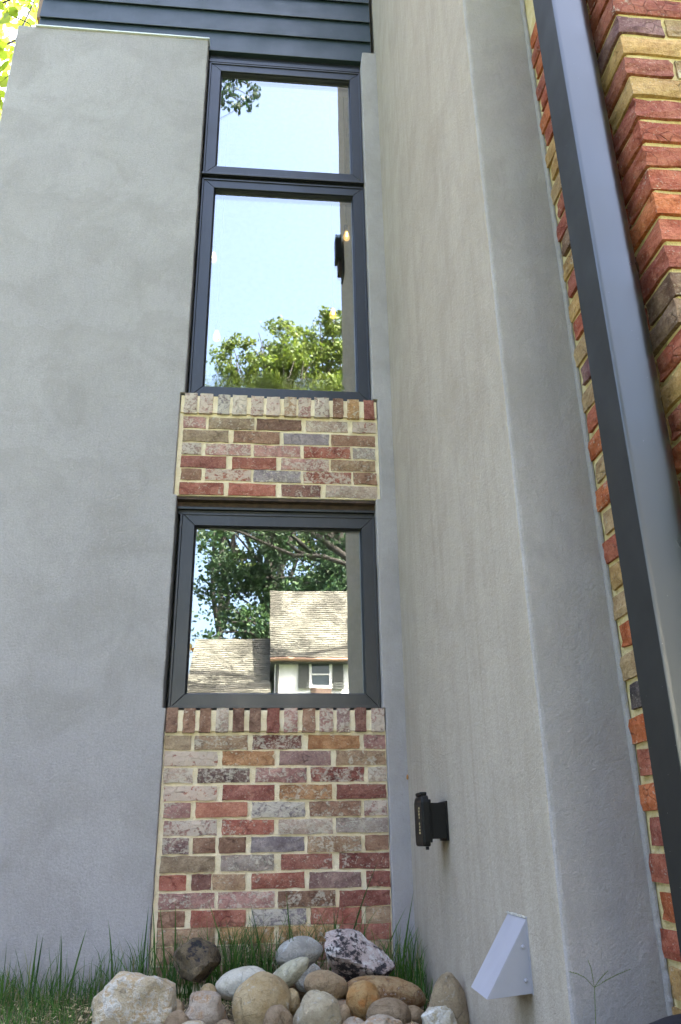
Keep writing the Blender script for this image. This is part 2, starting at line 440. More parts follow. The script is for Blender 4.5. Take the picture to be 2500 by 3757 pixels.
# ------------------------------------------------------------------ bricks
PAL = dict(red=(.33, .085, .06), dred=(.22, .05, .045), mar=(.13, .042, .045), pink=(.44, .25, .23), salm=(.50, .19, .12), oran=(.40, .20, .07),
           tan=(.40, .29, .17), brn=(.22, .13, .08), dbrn=(.12, .07, .05), grey=(.31, .31, .28), blue=(.20, .23, .27), blk=(.035, .035, .05),
           pale=(.50, .43, .35), oliv=(.27, .24, .15), mauv=(.26, .18, .18), yel=(.52, .34, .13), hot=(.52, .13, .035))
VIV = dict(PAL, red=(.46, .10, .05), dred=(.34, .07, .045), mauv=(.24, .12, .13), yel=(.60, .38, .13), hot=(.60, .14, .03), tan=(.50, .35, .17))
def brick_shell(nx, ny, nz_, sx, sy, sz, jit, seed):
    rnd = random.Random(seed)
    idx = {}; V = []; F = []
    ch = .0019
    def vert(i, j, k):
        key = (i, j, k)
        if key in idx: return idx[key]
        x = (i / nx - .5) * sx; y = (j / ny - .5) * sy; z = (k / nz_ - .5) * sz
        ex = i in (0, nx); ey = j in (0, ny); ez = k in (0, nz_)
        c = ex + ey + ez
        if c >= 2:
            pull = ch * (.6 + 1.2 * rnd.random())
            if ex: x -= math.copysign(pull, x)
            if ez: z -= math.copysign(pull * .8, z)
            if ey: y -= math.copysign(pull * .5, y)
        x += rnd.uniform(-jit, jit); y += rnd.uniform(-jit, jit) * .7; z += rnd.uniform(-jit, jit)
        idx[key] = len(V); V.append((x / sx, y / sy, z / sz)); return idx[key]
    for i in range(nx):
        for k in range(nz_):
            F.append((vert(i, 0, k), vert(i + 1, 0, k), vert(i + 1, 0, k + 1), vert(i, 0, k + 1)))
            F.append((vert(i, ny, k), vert(i, ny, k + 1), vert(i + 1, ny, k + 1), vert(i + 1, ny, k)))
    for i in range(nx):
        for j in range(ny):
            F.append((vert(i, j, 0), vert(i, j + 1, 0), vert(i + 1, j + 1, 0), vert(i + 1, j, 0)))
            F.append((vert(i, j, nz_), vert(i + 1, j, nz_), vert(i + 1, j + 1, nz_), vert(i, j + 1, nz_)))
    for j in range(ny):
        for k in range(nz_):
            F.append((vert(0, j, k), vert(0, j, k + 1), vert(0, j + 1, k + 1), vert(0, j + 1, k)))
            F.append((vert(nx, j, k), vert(nx, j + 1, k), vert(nx, j + 1, k + 1), vert(nx, j, k + 1)))
    me = bpy.data.meshes.new('brick'); me.from_pydata(V, [], F); me.materials.append(M_brick); me.update()
    return me
B_long = [brick_shell(5, 2, 3, .205, .09, .053, .0016, s) for s in range(7)]
B_half = [brick_shell(3, 2, 3, .10, .09, .053, .0016, 20 + s) for s in range(6)]
B_sold = [brick_shell(3, 2, 4, .052, .09, .10, .0012, 40 + s) for s in range(6)]
B_deep = [brick_shell(3, 5, 3, .10, .205, .053, .0026, 60 + s) for s in range(6)]
def brick(parent, kind, x0, x1, y0, y1, z0, z1, col, wash, label=None):
    me = random.choice(kind); o = bpy.data.objects.new('brick', me); link(o); o.parent = parent
    o.location = Vector(((x0 + x1) / 2, (y0 + y1) / 2, (z0 + z1) / 2)) - parent.location
    gz = .006 if parent.name.startswith('brick_panel') else .0005
    o.scale = (x1 - x0 + .0055, y1 - y0 + (.003 if y1 - y0 > .095 else 0), z1 - z0 + gz)
    o.rotation_euler = (random.uniform(-.006, .006), random.uniform(-.008, .008), random.uniform(-.012, .012))
    c = (VIV if parent.name.startswith('brick_wall') else PAL)[col]
    wash = min(1, wash + (.08 if parent.name.startswith('brick_panel') else 0))
    f = random.uniform(.85, 1.15)
    if parent.name.startswith('brick_panel'): c = tuple((a * .80 + b * .20) * 1.24 for a, b in zip(c, (.46, .22, .16)))
    o.color = (c[0] * f, c[1] * f, c[2] * f, wash)
    if label: o['label'] = label
    return o

YB = 3.298
def mortar_slab(name, parent, xl, xr, z0, z1, mat, y=YB + .0058):
    # front sheet with real unevenness plus sides
    mb = MB(); nx, nzz = 40, max(2, int((z1 - z0) / .02)); V = []
    def P(i, k):
        x = xl + (xr - xl) * i / nx; z = z0 + (z1 - z0) * k / nzz
        return (x, y + .0016 * nz(x * 30, z * 30, 1.3) + .001 * nz(x * 90, z * 90, 6), z)
    rings = []
    for k in range(nzz + 1):
        r = [P(i, k) for i in range(nx + 1)]
        z = r[0][2]; r = [(xl, 3.441, z)] + r + [(xr, 3.441, z)]
        rings.append(r)
    mb.loft(rings)
    return mb.build(name, mat, parent)

low_rows = [
 (.369, [(-.367,-.266,'oliv',.25),(-.252,-.046,'tan',.55),(-.024,.168,'mar',.6),(.195,.400,'oran',.3),(.418,.503,'pink',.5)]),
 (.308, [(-.367,-.161,'red',.9),(-.141,.061,'oran',.35),(.081,.283,'mauv',.3),(.306,.503,'tan',.45)]),
 (.245, [(-.363,-.253,'pale',.7),(-.234,-.034,'blk',.55),(-.011,.188,'pink',.5),(.204,.413,'dred',.6),(.433,.502,'pale',.7)]),
 (.181, [(-.358,-.158,'red',.85),(-.136,.063,'dred',.25),(.083,.285,'oran',.5),(.307,.500,'dred',.35)]),
 (.119, [(-.354,-.255,'pink',.5),(-.235,-.040,'salm',.2),(-.021,.182,'blue',.75),(.200,.397,'brn',.45),(.413,.500,'pink',.75)]),
 (.057, [(-.350,-.153,'pink',.75),(-.134,.062,'red',.45),(.081,.287,'pale',.6),(.302,.501,'grey',.5)]),
 (-.006,[(-.350,-.255,'mauv',.6),(-.238,-.156,'brn',.3),(-.142,-.042,'brn',.25),(-.021,.179,'blue',.2),(.193,.397,'tan',.55),(.413,.502,'brn',.3)]),
 (-.068,[(-.353,-.154,'oliv',.3),(-.132,.064,'grey',.45),(.092,.285,'dred',.4),(.312,.503,'dred',.4)]),
 (-.131,[(-.355,-.256,'red',.25),(-.236,-.166,'mar',.3),(-.160,-.039,'tan',.45),(-.017,.179,'red',.35),(.200,.394,'mauv',.35),(.415,.503,'dred',.3)]),
 (-.194,[(-.353,-.150,'pink',.5),(-.137,.069,'pink',.55),(.082,.296,'brn',.5),(.312,.501,'dred',.35)]),
 (-.252,[(-.352,-.256,'brn',.25),(-.233,-.035,'red',.3),(-.014,.186,'blue',.65),(.204,.391,'red',.3),(.409,.500,'tan',.35)]),
 (-.309,[(-.350,-.145,'tan',.3),(-.125,.071,'yel',.35),(.086,.292,'yel',.4),(.310,.500,'red',.25)]),
 (-.368,[(-.350,-.252,'tan',.3),(-.233,-.035,'oliv',.3),(-.014,.186,'tan',.4),(.204,.391,'brn',.3),(.409,.500,'tan',.35)]),
 (-.429,[(-.350,-.145,'tan',.3),(-.125,.071,'brn',.35),(.086,.292,'tan',.4),(.310,.500,'brn',.25)]),
]
low_sold = list(zip([(-.367,-.322),(-.301,-.254),(-.236,-.193),(-.172,-.123),(-.105,-.062),(-.041,.004),(.029,.079),(.097,.150),(.171,.223),(.238,.294),(.310,.361),(.383,.427),(.449,.503)],
    [('dbrn',.25),('brn',.35),('brn',.25),('pale',.6),('dbrn',.1),('dbrn',.15),('dred',.2),('pink',.65),('brn',.4),('pink',.7),('mauv',.6),('mar',.25),('pink',.75)]))
mid_rows = [
 (1.789,[(-.377,-.277,'pink',.5),(-.263,-.057,'oliv',.4),(-.043,.163,'dbrn',.2),(.184,.378,'pale',.6),(.400,.508,'red',.85)]),
 (1.720,[(-.376,-.172,'oliv',.25),(-.148,.062,'brn',.3),(.081,.289,'blue',.3),(.300,.505,'brn',.35)]),
 (1.654,[(-.376,-.292,'mauv',.7),(-.271,-.069,'pink',.6),(-.054,.158,'pink',.45),(.174,.387,'red',.45),(.401,.503,'grey',.6)]),
 (1.590,[(-.378,-.177,'dred',.2),(-.149,.048,'red',.4),(.071,.288,'pink',.6),(.298,.503,'tan',.45)]),
 (1.527,[(-.374,-.285,'brn',.3),(-.267,-.064,'red',.75),(-.052,.161,'blue',.55),(.172,.388,'red',.65),(.401,.506,'brn',.45)]),
 (1.4585,[(-.377,-.182,'red',.35),(-.160,.048,'red',.3),(.075,.249,'mar',.45),(.272,.507,'pale',.5)]),
]
mid_sold = list(zip([(-.378,-.321),(-.309,-.247),(-.226,-.171),(-.157,-.091),(-.072,-.014),(-.001,.062),(.081,.138),(.148,.207),(.223,.291),(.309,.359),(.377,.431),(.456,.503)],
    [('mauv',.75),('pink',.8),('blue',.75),('pale',.85),('pink',.75),('pink',.85),('tan',.6),('pink',.7),('mauv',.75),('brn',.45),('yel',.5),('dred',.2)]))
def panel(label, xl, xr, z0, z1, rows, sold, sz0, sz1):
    p = empty('brick_panel', ((xl + xr) / 2, 3.35, z0), label=label, cat='brick panel')
    mortar_slab('mortar', p, xl, xr, z0, z1, M_mortar)
    for zc, row in rows:
        for (a, b, c, w) in row:
            h = random.uniform(.0505, .0535) / 2 if z0 < 0 else random.uniform(.0535, .057) / 2
            dz = random.uniform(-.0012, .0012); dy = random.uniform(-.0022, .0012)
            brick(p, B_long if b - a > .15 else B_half, a, b, YB + dy, YB + .09, zc - h + dz, zc + h + dz, c, w)
    for (a, b), (c, w) in sold:
        dy = random.uniform(-.003, .001) - .009
        brick(p, B_sold, a, b, YB + dy, YB + .11, sz0 + random.uniform(-.002, .002), sz1 + random.uniform(-.004, .002), c, w)
    # mortar bed joints squeezed between the sill bricks, as deep as they are
    m = MB(); m.box(xl + .004, xr - .004, YB - .0045, 3.44, sz0 + .004, sz1 - .008); m.build('mortar', M_mortar, p)
    return p
panel('lower weathered brick panel between the low window and the grass', -.3705, .5065, -.55, .412, low_rows, low_sold, .408, .500)
panel('upper weathered brick panel between the two window openings', -.3975, .5195, 1.424, 1.842, mid_rows, mid_sold, 1.834, 1.932)
# lintel below upper panel
t = empty('steel_lintel', (.06, 3.35, 1.40), label='dark rusty steel lintel under the upper brick panel', cat='lintel')
m = MB(); m.box(-.392, .511, 3.306, 3.435, 1.408, 1.4205); m.build('flange', M_lintel, t)
m = MB(); m.box(-.384, .497, 3.338, 3.435, 1.386, 1.4065); m.build('rib', M_lintel, t)
m = MB(); m.bbox(-.384, .497, 3.330, 3.435, 1.372, 1.3835, .0012); m.build('trim_strip', M_frame, t)
m = MB(); m.box(-.380, .495, 3.345, 3.435, 1.3525, 1.371); m.build('sealant', M_caulk, t)

# ------------------------------------------------------------------ windows
YG = 3.354
def rail(pts_out, pts_in, yo, yi, yback):
    """mitred member: outer edge pts (2), inner edge pts (2) in x,z ; front outer depth yo, front inner depth yi"""
    (a, b), (c, d) = pts_out, pts_in
    V = [(a[0], yo, a[1]), (b[0], yo, b[1]), (d[0], yi, d[1]), (c[0], yi, c[1]),
         (a[0], yback, a[1]), (b[0], yback, b[1]), (d[0], yback, d[1]), (c[0], yback, c[1])]
    F = [(0, 1, 2, 3), (7, 6, 5, 4), (0, 4, 5, 1), (1, 5, 6, 2), (2, 6, 7, 3), (3, 7, 4, 0)]
    return V, F
def frame4(x0, x1, z0, z1, w, yo, yi, yb, name, mat, parent, gap=.0006, bev=.0015):
    O = [(x0, z0), (x1, z0), (x1, z1), (x0, z1)]; I = [(x0 + w, z0 + w), (x1 - w, z0 + w), (x1 - w, z1 - w), (x0 + w, z1 - w)]
    for k in range(4):
        a, b, c, d = O[k], O[(k + 1) % 4], I[k], I[(k + 1) % 4]
        e = Vector((b[0] - a[0], b[1] - a[1])).normalized() * gap
        a2 = (a[0] + e.x, a[1] + e.y); b2 = (b[0] - e.x, b[1] - e.y); c2 = (c[0] + e.x, c[1] + e.y); d2 = (d[0] - e.x, d[1] - e.y)
        V, F = rail((a2, b2), (c2, d2), yo, yi, yb)
        bm = bmesh.new(); vv = [bm.verts.new(v) for v in V]
        for f in F: bm.faces.new([vv[i] for i in f])
        bmesh.ops.recalc_face_normals(bm, faces=bm.faces[:])
        bmesh.ops.bevel(bm, geom=bm.edges[:], offset=bev, segments=1, affect='EDGES')
        bm.verts.index_update()
        mobj(name, [v.co[:] for v in bm.verts], [tuple(v.index for v in f.verts) for f in bm.faces], mat, parent); bm.free()
def window(x0, x1, z0, z1, label, gmat):
    w = empty('window', ((x0 + x1) / 2, 3.36, z0), label=label, cat='window', group='charcoal framed windows in the stucco wall')
    frame4(x0 - .0095, x1 + .0055, z0 - .001, z1 + .001, .009, 3.322, 3.322, 3.43, 'outer_frame', M_frame, w, bev=.001)
    frame4(x0, x1, z0 + .002, z1 - .002, .0545, 3.327, 3.327, 3.40, 'sash_rail', M_frame, w)
    frame4(x0 + .0555, x1 - .0555, z0 + .0575, z1 - .0575, .005, 3.336, 3.344, 3.37, 'glazing_bead', M_frame, w, bev=.0008)
    mobj('pane', [(x0 + .05, YG, z0 + .05), (x1 - .05, YG, z0 + .05), (x1 - .05, YG, z1 - .05), (x0 + .05, YG, z1 - .05)], [(0, 1, 2, 3)], gmat, w)
    mobj('inner_pane', [(x0 + .05, YG + .016, z0 + .05), (x1 - .05, YG + .016, z0 + .05), (x1 - .05, YG + .016, z1 - .05), (x0 + .05, YG + .016, z1 - .05)], [(0, 1, 2, 3)], M_glass_in, w)
    return w
window(-.357, .4885, .5055, 1.350, 'lowest square window, reflecting dark tree branches and a white house', M_glass)
w = window(-.357, .490, 1.941, 3.268, 'tall middle window, reflecting pale sky and green treetops', M_glass_r)
window(-.357, .490, 3.306, 4.130, 'topmost small window, reflecting sky with a sprig of dark leaves', M_glass)
m = MB(); m.bbox(-.372, .497, 3.312, 3.43, 3.2905, 3.3035, .002); m.box(-.366, .493, 3.335, 3.43, 3.2725, 3.288)
m.build('mullion_ledge', M_frame, None, label='thin dark ledge between the top window and the tall middle window', cat='ledge')
t = empty('head_trim', (.06, 3.35, 4.14), label='ribbed dark trim over the topmost window, under the siding', cat='trim')
for i, (za, zb, yf) in enumerate(((4.134, 4.150, 3.345), (4.153, 4.166, 3.336), (4.169, 4.186, 3.343), (4.189, 4.226, 3.352))):
    m = MB(); m.bbox(-.372, .497, yf, 3.43, za, zb, .0015); m.build('rib', M_frame, t)

# ------------------------------------------------------------------ siding, cap flashing
sd = empty('siding', (-.4, 3.34, 4.23), label='dark slate lap siding boards across the top of the wall', cat='siding')
z = 4.229
for i in range(16):
    z1 = min(z + .1685, 6.99)
    V = []
    n = 10; rings = []
    for k in range(n + 1):
        x = -1.345 + (.5655 + 1.345) * k / n
        s_ = .0008 * nz(x * 1.5, i * 3.1, 2)
        rings.append([(x, 3.326 + s_, z), (x, 3.3245 + s_, z + .002), (x, 3.339 + s_, z1 + .016), (x, 3.395, z1 + .016 if i < 15 else z1), (x, 3.395, z + .017 if i else z), (x, 3.3425, z + .0165 if i else z)])
    m = MB(); m.loft(rings); m.build('board', M_siding, sd)
    z = z1
    if z > 6.9: break
m = MB()
m.add([(-1.338, 3.274, 4.2565), (-.3735, 3.274, 4.2565), (-.3735, 3.274, 4.2645), (-1.338, 3.274, 4.2645), (-1.338, 3.325, 4.2605), (-.3735, 3.325, 4.2605), (-.3735, 3.325, 4.2685), (-1.338, 3.325, 4.2685)],
      [(0, 1, 2, 3), (7, 6, 5, 4), (0, 4, 5, 1), (1, 5, 6, 2), (2, 6, 7, 3), (3, 7, 4, 0)])
m.build('cap_flashing', M_cap, None, label='thin pale metal flashing along the top of the left stucco wall', cat='flashing')
m = MB(); m.box(-1.372, -1.3465, 3.35, 3.44, 4.42, 7.0)
m.build('corner_board', simple('tan_wood', (.24, .16, .11), .8), None, label='tan corner board at the left end of the dark siding', cat='trim board')

# ------------------------------------------------------------------ brick return wall and its front
BX, BY = .740, 1.147
bw = empty('brick_wall', (BX + .3, BY + .2, GZ), label='red and yellow brick wall corner behind the downspout on the right', cat='brick wall')
m = MB(); rings = []
for z in zrange(-.6, 3.4, .02):
    r = [(BX + .0056 + .001 * nz(1, z * 30, 1), 1.5985, z)]
    for k in range(12, -1, -1):
        y = BY + .010 + (1.59 - BY - .01) * k / 12; r.append((BX + .0056 + .0016 * nz(y * 40, z * 40, 1), y, z))
    r.append((BX + .009, BY + .0055, z))
    for k in range(0, 15):
        x = BX + .014 + .9 * k / 14; r.append((x, BY + .0056 + .0016 * nz(x * 40, z * 40, 4), z))
    r.append((BX + .95, 1.5985, z)); rings.append(r)
m.loft(rings); m.build('mortar', M_mortar2, bw)
rb = random.Random(11)
CH = .0625
# (return colour, return wash, front colour, front wash) for the courses seen beside the downspout, from the top of the frame down
front_cols = ['red', 'dred', 'mauv', 'yel', 'dred', 'yel', 'dred', 'red', 'red', 'red', 'hot', 'red', 'dred', 'brn', 'brn', 'red', 'yel', 'red', 'hot', 'yel', 'red', 'tan', 'yel', 'red', 'brn', 'hot', 'red', 'yel', 'hot', 'red']
side_cols = ['dred', 'red', 'mar', 'hot', 'hot', 'blk', 'hot', 'yel', 'yel', 'tan', 'brn', 'mar', 'dred', 'tan', 'brn', 'brn', 'red']
strip_cols = ['red', 'dred', 'brn', 'yel', 'dred', 'yel', 'red', 'tan', 'mauv', 'tan', 'red', 'hot', 'tan', 'hot', 'tan', 'red', 'yel', 'tan', 'hot', 'tan', 'blk', 'hot', 'red', 'hot', 'dred', 'red', 'hot', 'red', 'yel', 'yel', 'tan']
z = 1.7585; i = 0; zt = z
levels = []
zz = z + 6 * CH
while zz > GZ - .05: levels.append(zz); zz -= CH
for zc in levels:
    i = round((1.7585 - zc) / CH)
    h = .0262; even = (i % 2 == 0)
    jz = rb.uniform(-.0015, .0015)
    fc = front_cols[i % len(front_cols)] if i >= 0 else rb.choice(['red', 'yel', 'dred'])
    sc = strip_cols[(i - 4) % len(strip_cols)]
    L = .100 if even else .2085           # length along the front
    D = .2085 if even else .100           # depth along the return
    wsh = rb.uniform(.05, .35)
    brick(bw, B_deep if even else B_long, BX + rb.uniform(-.002, .001), BX + L, BY + rb.uniform(-.002, .001), BY + D, zc - h + jz, zc + h + jz, fc, wsh)
    # onward along the return
    y = BY + D + .010
    while y < 1.58:
        y1 = min(y + .2085, 1.5975)
        c = sc if y1 > 1.5 else rb.choice(['red', 'yel', 'hot', 'brn'])
        if even and y > 1.5: c = strip_cols[(i + 3) % len(strip_cols)] if i != 13 and i != 17 else 'tan'
        ww = rb.uniform(.1, .5)
        if y1 - y > .012:
            brick(bw, B_deep if y1 - y > .15 else B_half, BX + rb.uniform(-.0015, .0015), BX + .1, y, y1, zc - h + jz, zc + h + jz, c, ww)
        y = y1 + .010
    x = BX + L + .012
    while x < BX + .85:
        x1 = x + (.2085 if rb.random() > .25 else .1)
        brick(bw, B_long if x1 - x > .15 else B_half, x, x1, BY + rb.uniform(-.002, .0015), BY + .1, zc - h + jz, zc + h + jz, rb.choice(['red', 'yel', 'dred', 'red', 'tan', 'hot', 'mauv']), rb.uniform(.05, .45))
        x = x1 + .012
m = MB(); m.bbox(BX - .03, BX + .98, BY - .03, 1.6, 3.401, 3.47, .004)
m.build('coping', M_mortar2, bw)
# ragged stucco lip over the brick
m = MB(); rings = []
for z in zrange(-.5, 3.4, .012):
    e = .004 + .006 * max(0, nz(1, z * 14, 2)) + .003 * nz(3, z * 60, 2)
    rings.append([(.7335, 1.6005, z), (.7345, 1.5975 - e * .5, z), (.7385, 1.596 - e, z), (.743, 1.5955 - e, z), (.743, 1.6005, z)])
m.loft(rings); m.build('stucco_lip', M_stucco_side, bw)

# ------------------------------------------------------------------ downspout
dp = empty('downspout', (.672, 1.245, GZ), label='square charcoal metal downspout in front of the brick corner', cat='downspout')
prof = [(.6264, 1.2932), (.6264, 1.2036), (.6268, 1.2012), (.6284, 1.2002)]
for k in range(1, 8):
    x = .6284 + (.690 - .6284) * k / 8; u = (x - .6284) / .0616
    prof.append((x, 1.2002 - .0035 * math.sin(u * math.pi * .5)))
for k in range(0, 9):
    a = -math.pi / 2 + k * math.pi / 16
    prof.append((.690 + .0285 * math.cos(a), 1.2252 + .0285 * math.sin(a)))
prof += [(.7185, 1.2902), (.7155, 1.2932)]
m = MB(); rings = []
for z in (-.30, 1.2, 3.7): rings.append([(x, y, z) for x, y in prof])
m.loft(rings); o = m.build('pipe', M_pipe, dp, True)
o.data.materials.append(M_pipe_shaded)
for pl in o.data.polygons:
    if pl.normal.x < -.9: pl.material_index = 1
try:
    o.data.set_sharp_from_angle(angle=rad(35))
except Exception: pass
for zb in (3.0,):
    m = MB(); m.bbox(.6225, .7385, 1.188, 1.2, zb, zb + .03, .001); m.bbox(.7195, .7385, 1.201, 1.29, zb, zb + .03, .001)
    m.build('strap', M_pipe, dp)
ad = empty('drain_adapter', (.672, 1.245, GZ), label='black plastic drain adapter under the downspout, at the bottom right corner', cat='drain pipe')
m = MB(); rings = []
for zr, r in ((GZ - .02, .150), (-.40, .150), (-.38, .158), (-.36, .150), (-.34, .158), (-.32, .150), (-.285, .158), (-.262, .158), (-.250, .150), (-.242, .125), (-.238, .07)):
    r *= .86
    rings.append([(.672 + r * math.cos(a * 6.28318 / 40), 1.245 + r * .8 * math.sin(a * 6.28318 / 40), zr) for a in range(40)])
m.loft(rings); m.build('collar', M_navy, ad, True)

# ------------------------------------------------------------------ outlet box on the side wall
ob = empty('outlet_box', (.54, 2.6, .05), label='black outdoor outlet box with raised cover on the stucco side wall', cat='outlet box')
m = MB(); m.bbox(.524, .5735, 2.565, 2.665, .004, .106, .002); m.build('body', M_black, ob)
m = MB(); m.bbox(.5695, .5765, 2.556, 2.672, -.002, .111, .0015); m.build('back_plate', M_black, ob)
m = MB(); m.bbox(.5165, .5235, 2.557, 2.675, -.006, .116, .002); m.build('gasket', M_black, ob)
m = MB()
rings = []
for z, i_ in ((-.0165, .008), (-.013, .002), (-.004, 0), (.108, 0), (.120, .004), (.127, .012)):
    rings.append([(.516, 2.553 + i_, z), (.500, 2.553 + i_, z), (.4935 + i_ * .5, 2.559 + i_, z), (.4935 + i_ * .5, 2.676 - i_, z), (.500, 2.682 - i_, z), (.516, 2.682 - i_, z)])
m.loft(rings); m.build('cover', M_black, ob)
m = MB(); m.bbox(.494, .516, 2.575, 2.650, .1275, .138, .003); m.build('hinge', M_black, ob)
m = MB(); m.bbox(.503, .512, 2.560, 2.572, -.026, -.0168, .001); m.build('latch', M_black, ob)
m = MB()
for k in range(9):
    if k in (4,): continue
    m.bbox(.4926, .4934, 2.588 + .003 * (k % 2), 2.606 - .002 * (k % 3), .018 + k * .0088, .024 + k * .0088, .0002)
m.build('gold_strip', M_brass, ob)

# vent hood
hd = empty('vent_hood', (.53, 1.88, -.3), label='pale wedge shaped metal vent hood low on the stucco side wall', cat='vent hood')
m = MB()
A = [(.561, 1.820, -.154), (.561, 1.820, -.288), (.4655, 1.820, -.2965)]
Bk = [(x + .002, 1.958, z + .002) for x, y, z in A]
m.add(A + Bk, [(0, 1, 2), (5, 4, 3), (0, 2, 5, 3), (0, 3, 4, 1)])
bm = bmesh.new(); vv = [bm.verts.new(v) for v in m.v]
for f in m.f: bm.faces.new([vv[i] for i in f])
bmesh.ops.bevel(bm, geom=[e for e in bm.edges if not e.is_boundary], offset=.0012, segments=2, affect='EDGES')
bm.verts.index_update()
o = mobj('hood', [v.co[:] for v in bm.verts], [tuple(v.index for v in f.verts) for f in bm.faces], M_hood, hd); bm.free()
sol = o.modifiers.new('thickness', 'SOLIDIFY'); sol.thickness = .0012
m = MB(); m.box(.5585, .5605, 1.814, 1.8195, -.290, -.150); m.build('wall_flange', M_hood, hd)
for (x, z) in ((.5475, -.205), (.5475, -.2655)):
    m = MB(); rings = []
    for r, yy in ((.0042, 1.8195), (.0040, 1.8178), (.0024, 1.8164), (.0004, 1.8158)):
        rings.append([(x + r * math.cos(a * .5236), yy, z + r * math.sin(a * .5236)) for a in range(12)])
    m.loft(rings); m.build('rivet', M_hood, hd, True)
m = MB()
for k in range(26):
    y = 1.824 + k * .0052; x = .556 + .003 * random.random(); s = random.uniform(.0012, .003)
    m.bbox(x, x + .006, y, y + s, -.1535 + random.uniform(0, .002), -.1505 + random.uniform(0, .0025), .0004)
m.build('sealant', simple('torn_sealant', (.5, .47, .42), .9, 0, .5, 200), hd)
# cocoon in the crease
m = MB(); m.tube([(.578, 3.243, .219), (.577, 3.242, .223), (.577, 3.242, .233), (.578, 3.243, .239)], [.001, .0042, .0042, .001], 8)
m.build('cocoon', simple('cocoon_brown', (.35, .16, .04), .6), None, True, label='tiny orange brown cocoon stuck in the crease of the stucco corner', cat='cocoon')
# lantern high on the wing (seen only in the tall window's reflection)
ln = empty('wall_lantern', (.52, 1.75, 4.2), label='small dark lantern high on the side wall, seen mirrored in the tall window', cat='wall lantern')
m = MB(); m.bbox(.545, .567, 1.70, 1.84, 3.95, 4.25, .003); m.build('back_plate', M_black, ln)
m = MB(); m.bbox(.495, .544, 1.72, 1.82, 4.10, 4.33, .004); m.build('housing', M_black, ln)
m = MB(); m.bbox(.515, .544, 1.73, 1.81, 3.985, 4.099, .003); m.build('shade', M_lintel, ln)

# ------------------------------------------------------------------ bulbs in the stairwell
def emit(name, col, s):
    t = NT(name); e = t.n('ShaderNodeEmission'); e.inputs[0].default_value = col + (1,); e.inputs[1].default_value = s
    return t.done(e.outputs[0])
M_fil = emit('bulb_glow', (1, .50, .12), .16); M_core = emit('bulb_filament', (1, .75, .35), 1.3)
blabels = ['glowing filament bulb nearest the dark reflected wall in the tall window', 'bulb glow at the left edge of the tall window, higher of the two there',
           'bulb glow at the lower left of the tall window, above the reflected treetops', 'faint bulb glow at the right of the tall window, below the glowing filament bulb']
for (tx, tz), lb in zip(((.119, .883), (-.086, .828), (-.075, .686), (.096, .735)), blabels):
    Y = 4.6; c = Vector((tx * Y, Y, tz * Y))
    b = empty('pendant_bulb', c, label=lb, cat='light bulb', group='filament bulbs hanging behind the tall window')
    m = MB(); rings = []
    for dz, r in ((-.042, .003), (-.040, .012), (-.028, .022), (-.012, .025), (.008, .021), (.028, .014), (.038, .012)):
        rings.append([(c.x + r * math.cos(a * .5236), c.y + r * math.sin(a * .5236), c.z + dz) for a in range(12)])
    m.loft(rings); m.build('glass_bulb', M_fil, b, True)
    m = MB(); m.tube([(c.x, c.y - .027, c.z - .028), (c.x, c.y - .027, c.z + .008)], [.008, .005], 8); m.build('filament', M_core, b, True)
    m = MB(); m.tube([(c.x, c.y, c.z + .039), (c.x, c.y, c.z + .09), (c.x, c.y, c.z + .10)], [.016, .018, .006], 10); m.build('socket', M_black, b, True)
    m = MB(); m.tube([(c.x, c.y, c.z + .1), (c.x, c.y, 6.99)], [.003, .003], 6); m.build('cord', M_black, b)

# ------------------------------------------------------------------ rocks
def rock_mat(name, c1, c2, c3=(.6, .58, .52), white=.3, dark=.0, sc=18, warm=None):
    t = NT(name); p = t.pos()
    n1 = t.noise(p, sc, 5, .65, .5); n2 = t.noise(p, sc * 4, 5, .7, .3); n3 = t.noise(p, 240, 3, .7); n4 = t.noise(t.vadd(p, (3.1, 1.7, 9.2)), sc * 1.1, 4, .65, 1)
    c = t.mix(t.rng(n1, .36, .62), c1, c2)
    if warm: c = t.mix(t.rng(n4, .5, .62, 0, .8), c, warm)
    if white > 0: c = t.mix(t.rng(t.math('ADD', t.math('MULTIPLY', n2, .45), t.math('MULTIPLY', n4, .55)), .62 - white * .17, .68 - white * .14, 0, .8), c, c3)
    if dark > 0: c = t.mix(t.rng(t.math('ADD', t.math('MULTIPLY', n1, .5), t.math('MULTIPLY', n2, .5)), .48 + dark * .04, .43 + dark * .04, 0, .95), c, (.02, .02, .025))
    c = t.mix(t.rng(n3, .60, .72, 0, .5), c, tuple(x * .45 for x in c1))
    c = t.mix(t.rng(n3, .25, .38, .5, 0), c, tuple(min(1, x * 1.5) for x in c2))
    c = t.mix(t.rng(n2, .52, .70, 0, .65), c, tuple(x * .5 for x in c1))
    ck = t.voro(t.vadd(p, t.vmul(p, (.3, .2, .5))), sc * .55, 'DISTANCE_TO_EDGE')
    ckm = t.math('MULTIPLY', t.rng(ck, 0, .010, 1, 0), t.rng(t.noise(p, sc, 2), .5, .58))
    c = t.mix(t.math('MULTIPLY', ckm, .4), c, tuple(x * .25 for x in c1))
    h = t.math('ADD', t.math('MULTIPLY', n2, 1.1), t.math('MULTIPLY', n3, .4))
    h = t.math('SUBTRACT', h, t.math('MULTIPLY', ckm, .5))
    return t.done(t.bsdf(c, .85, 0, t.bump(h, 1.0, .011), .25))
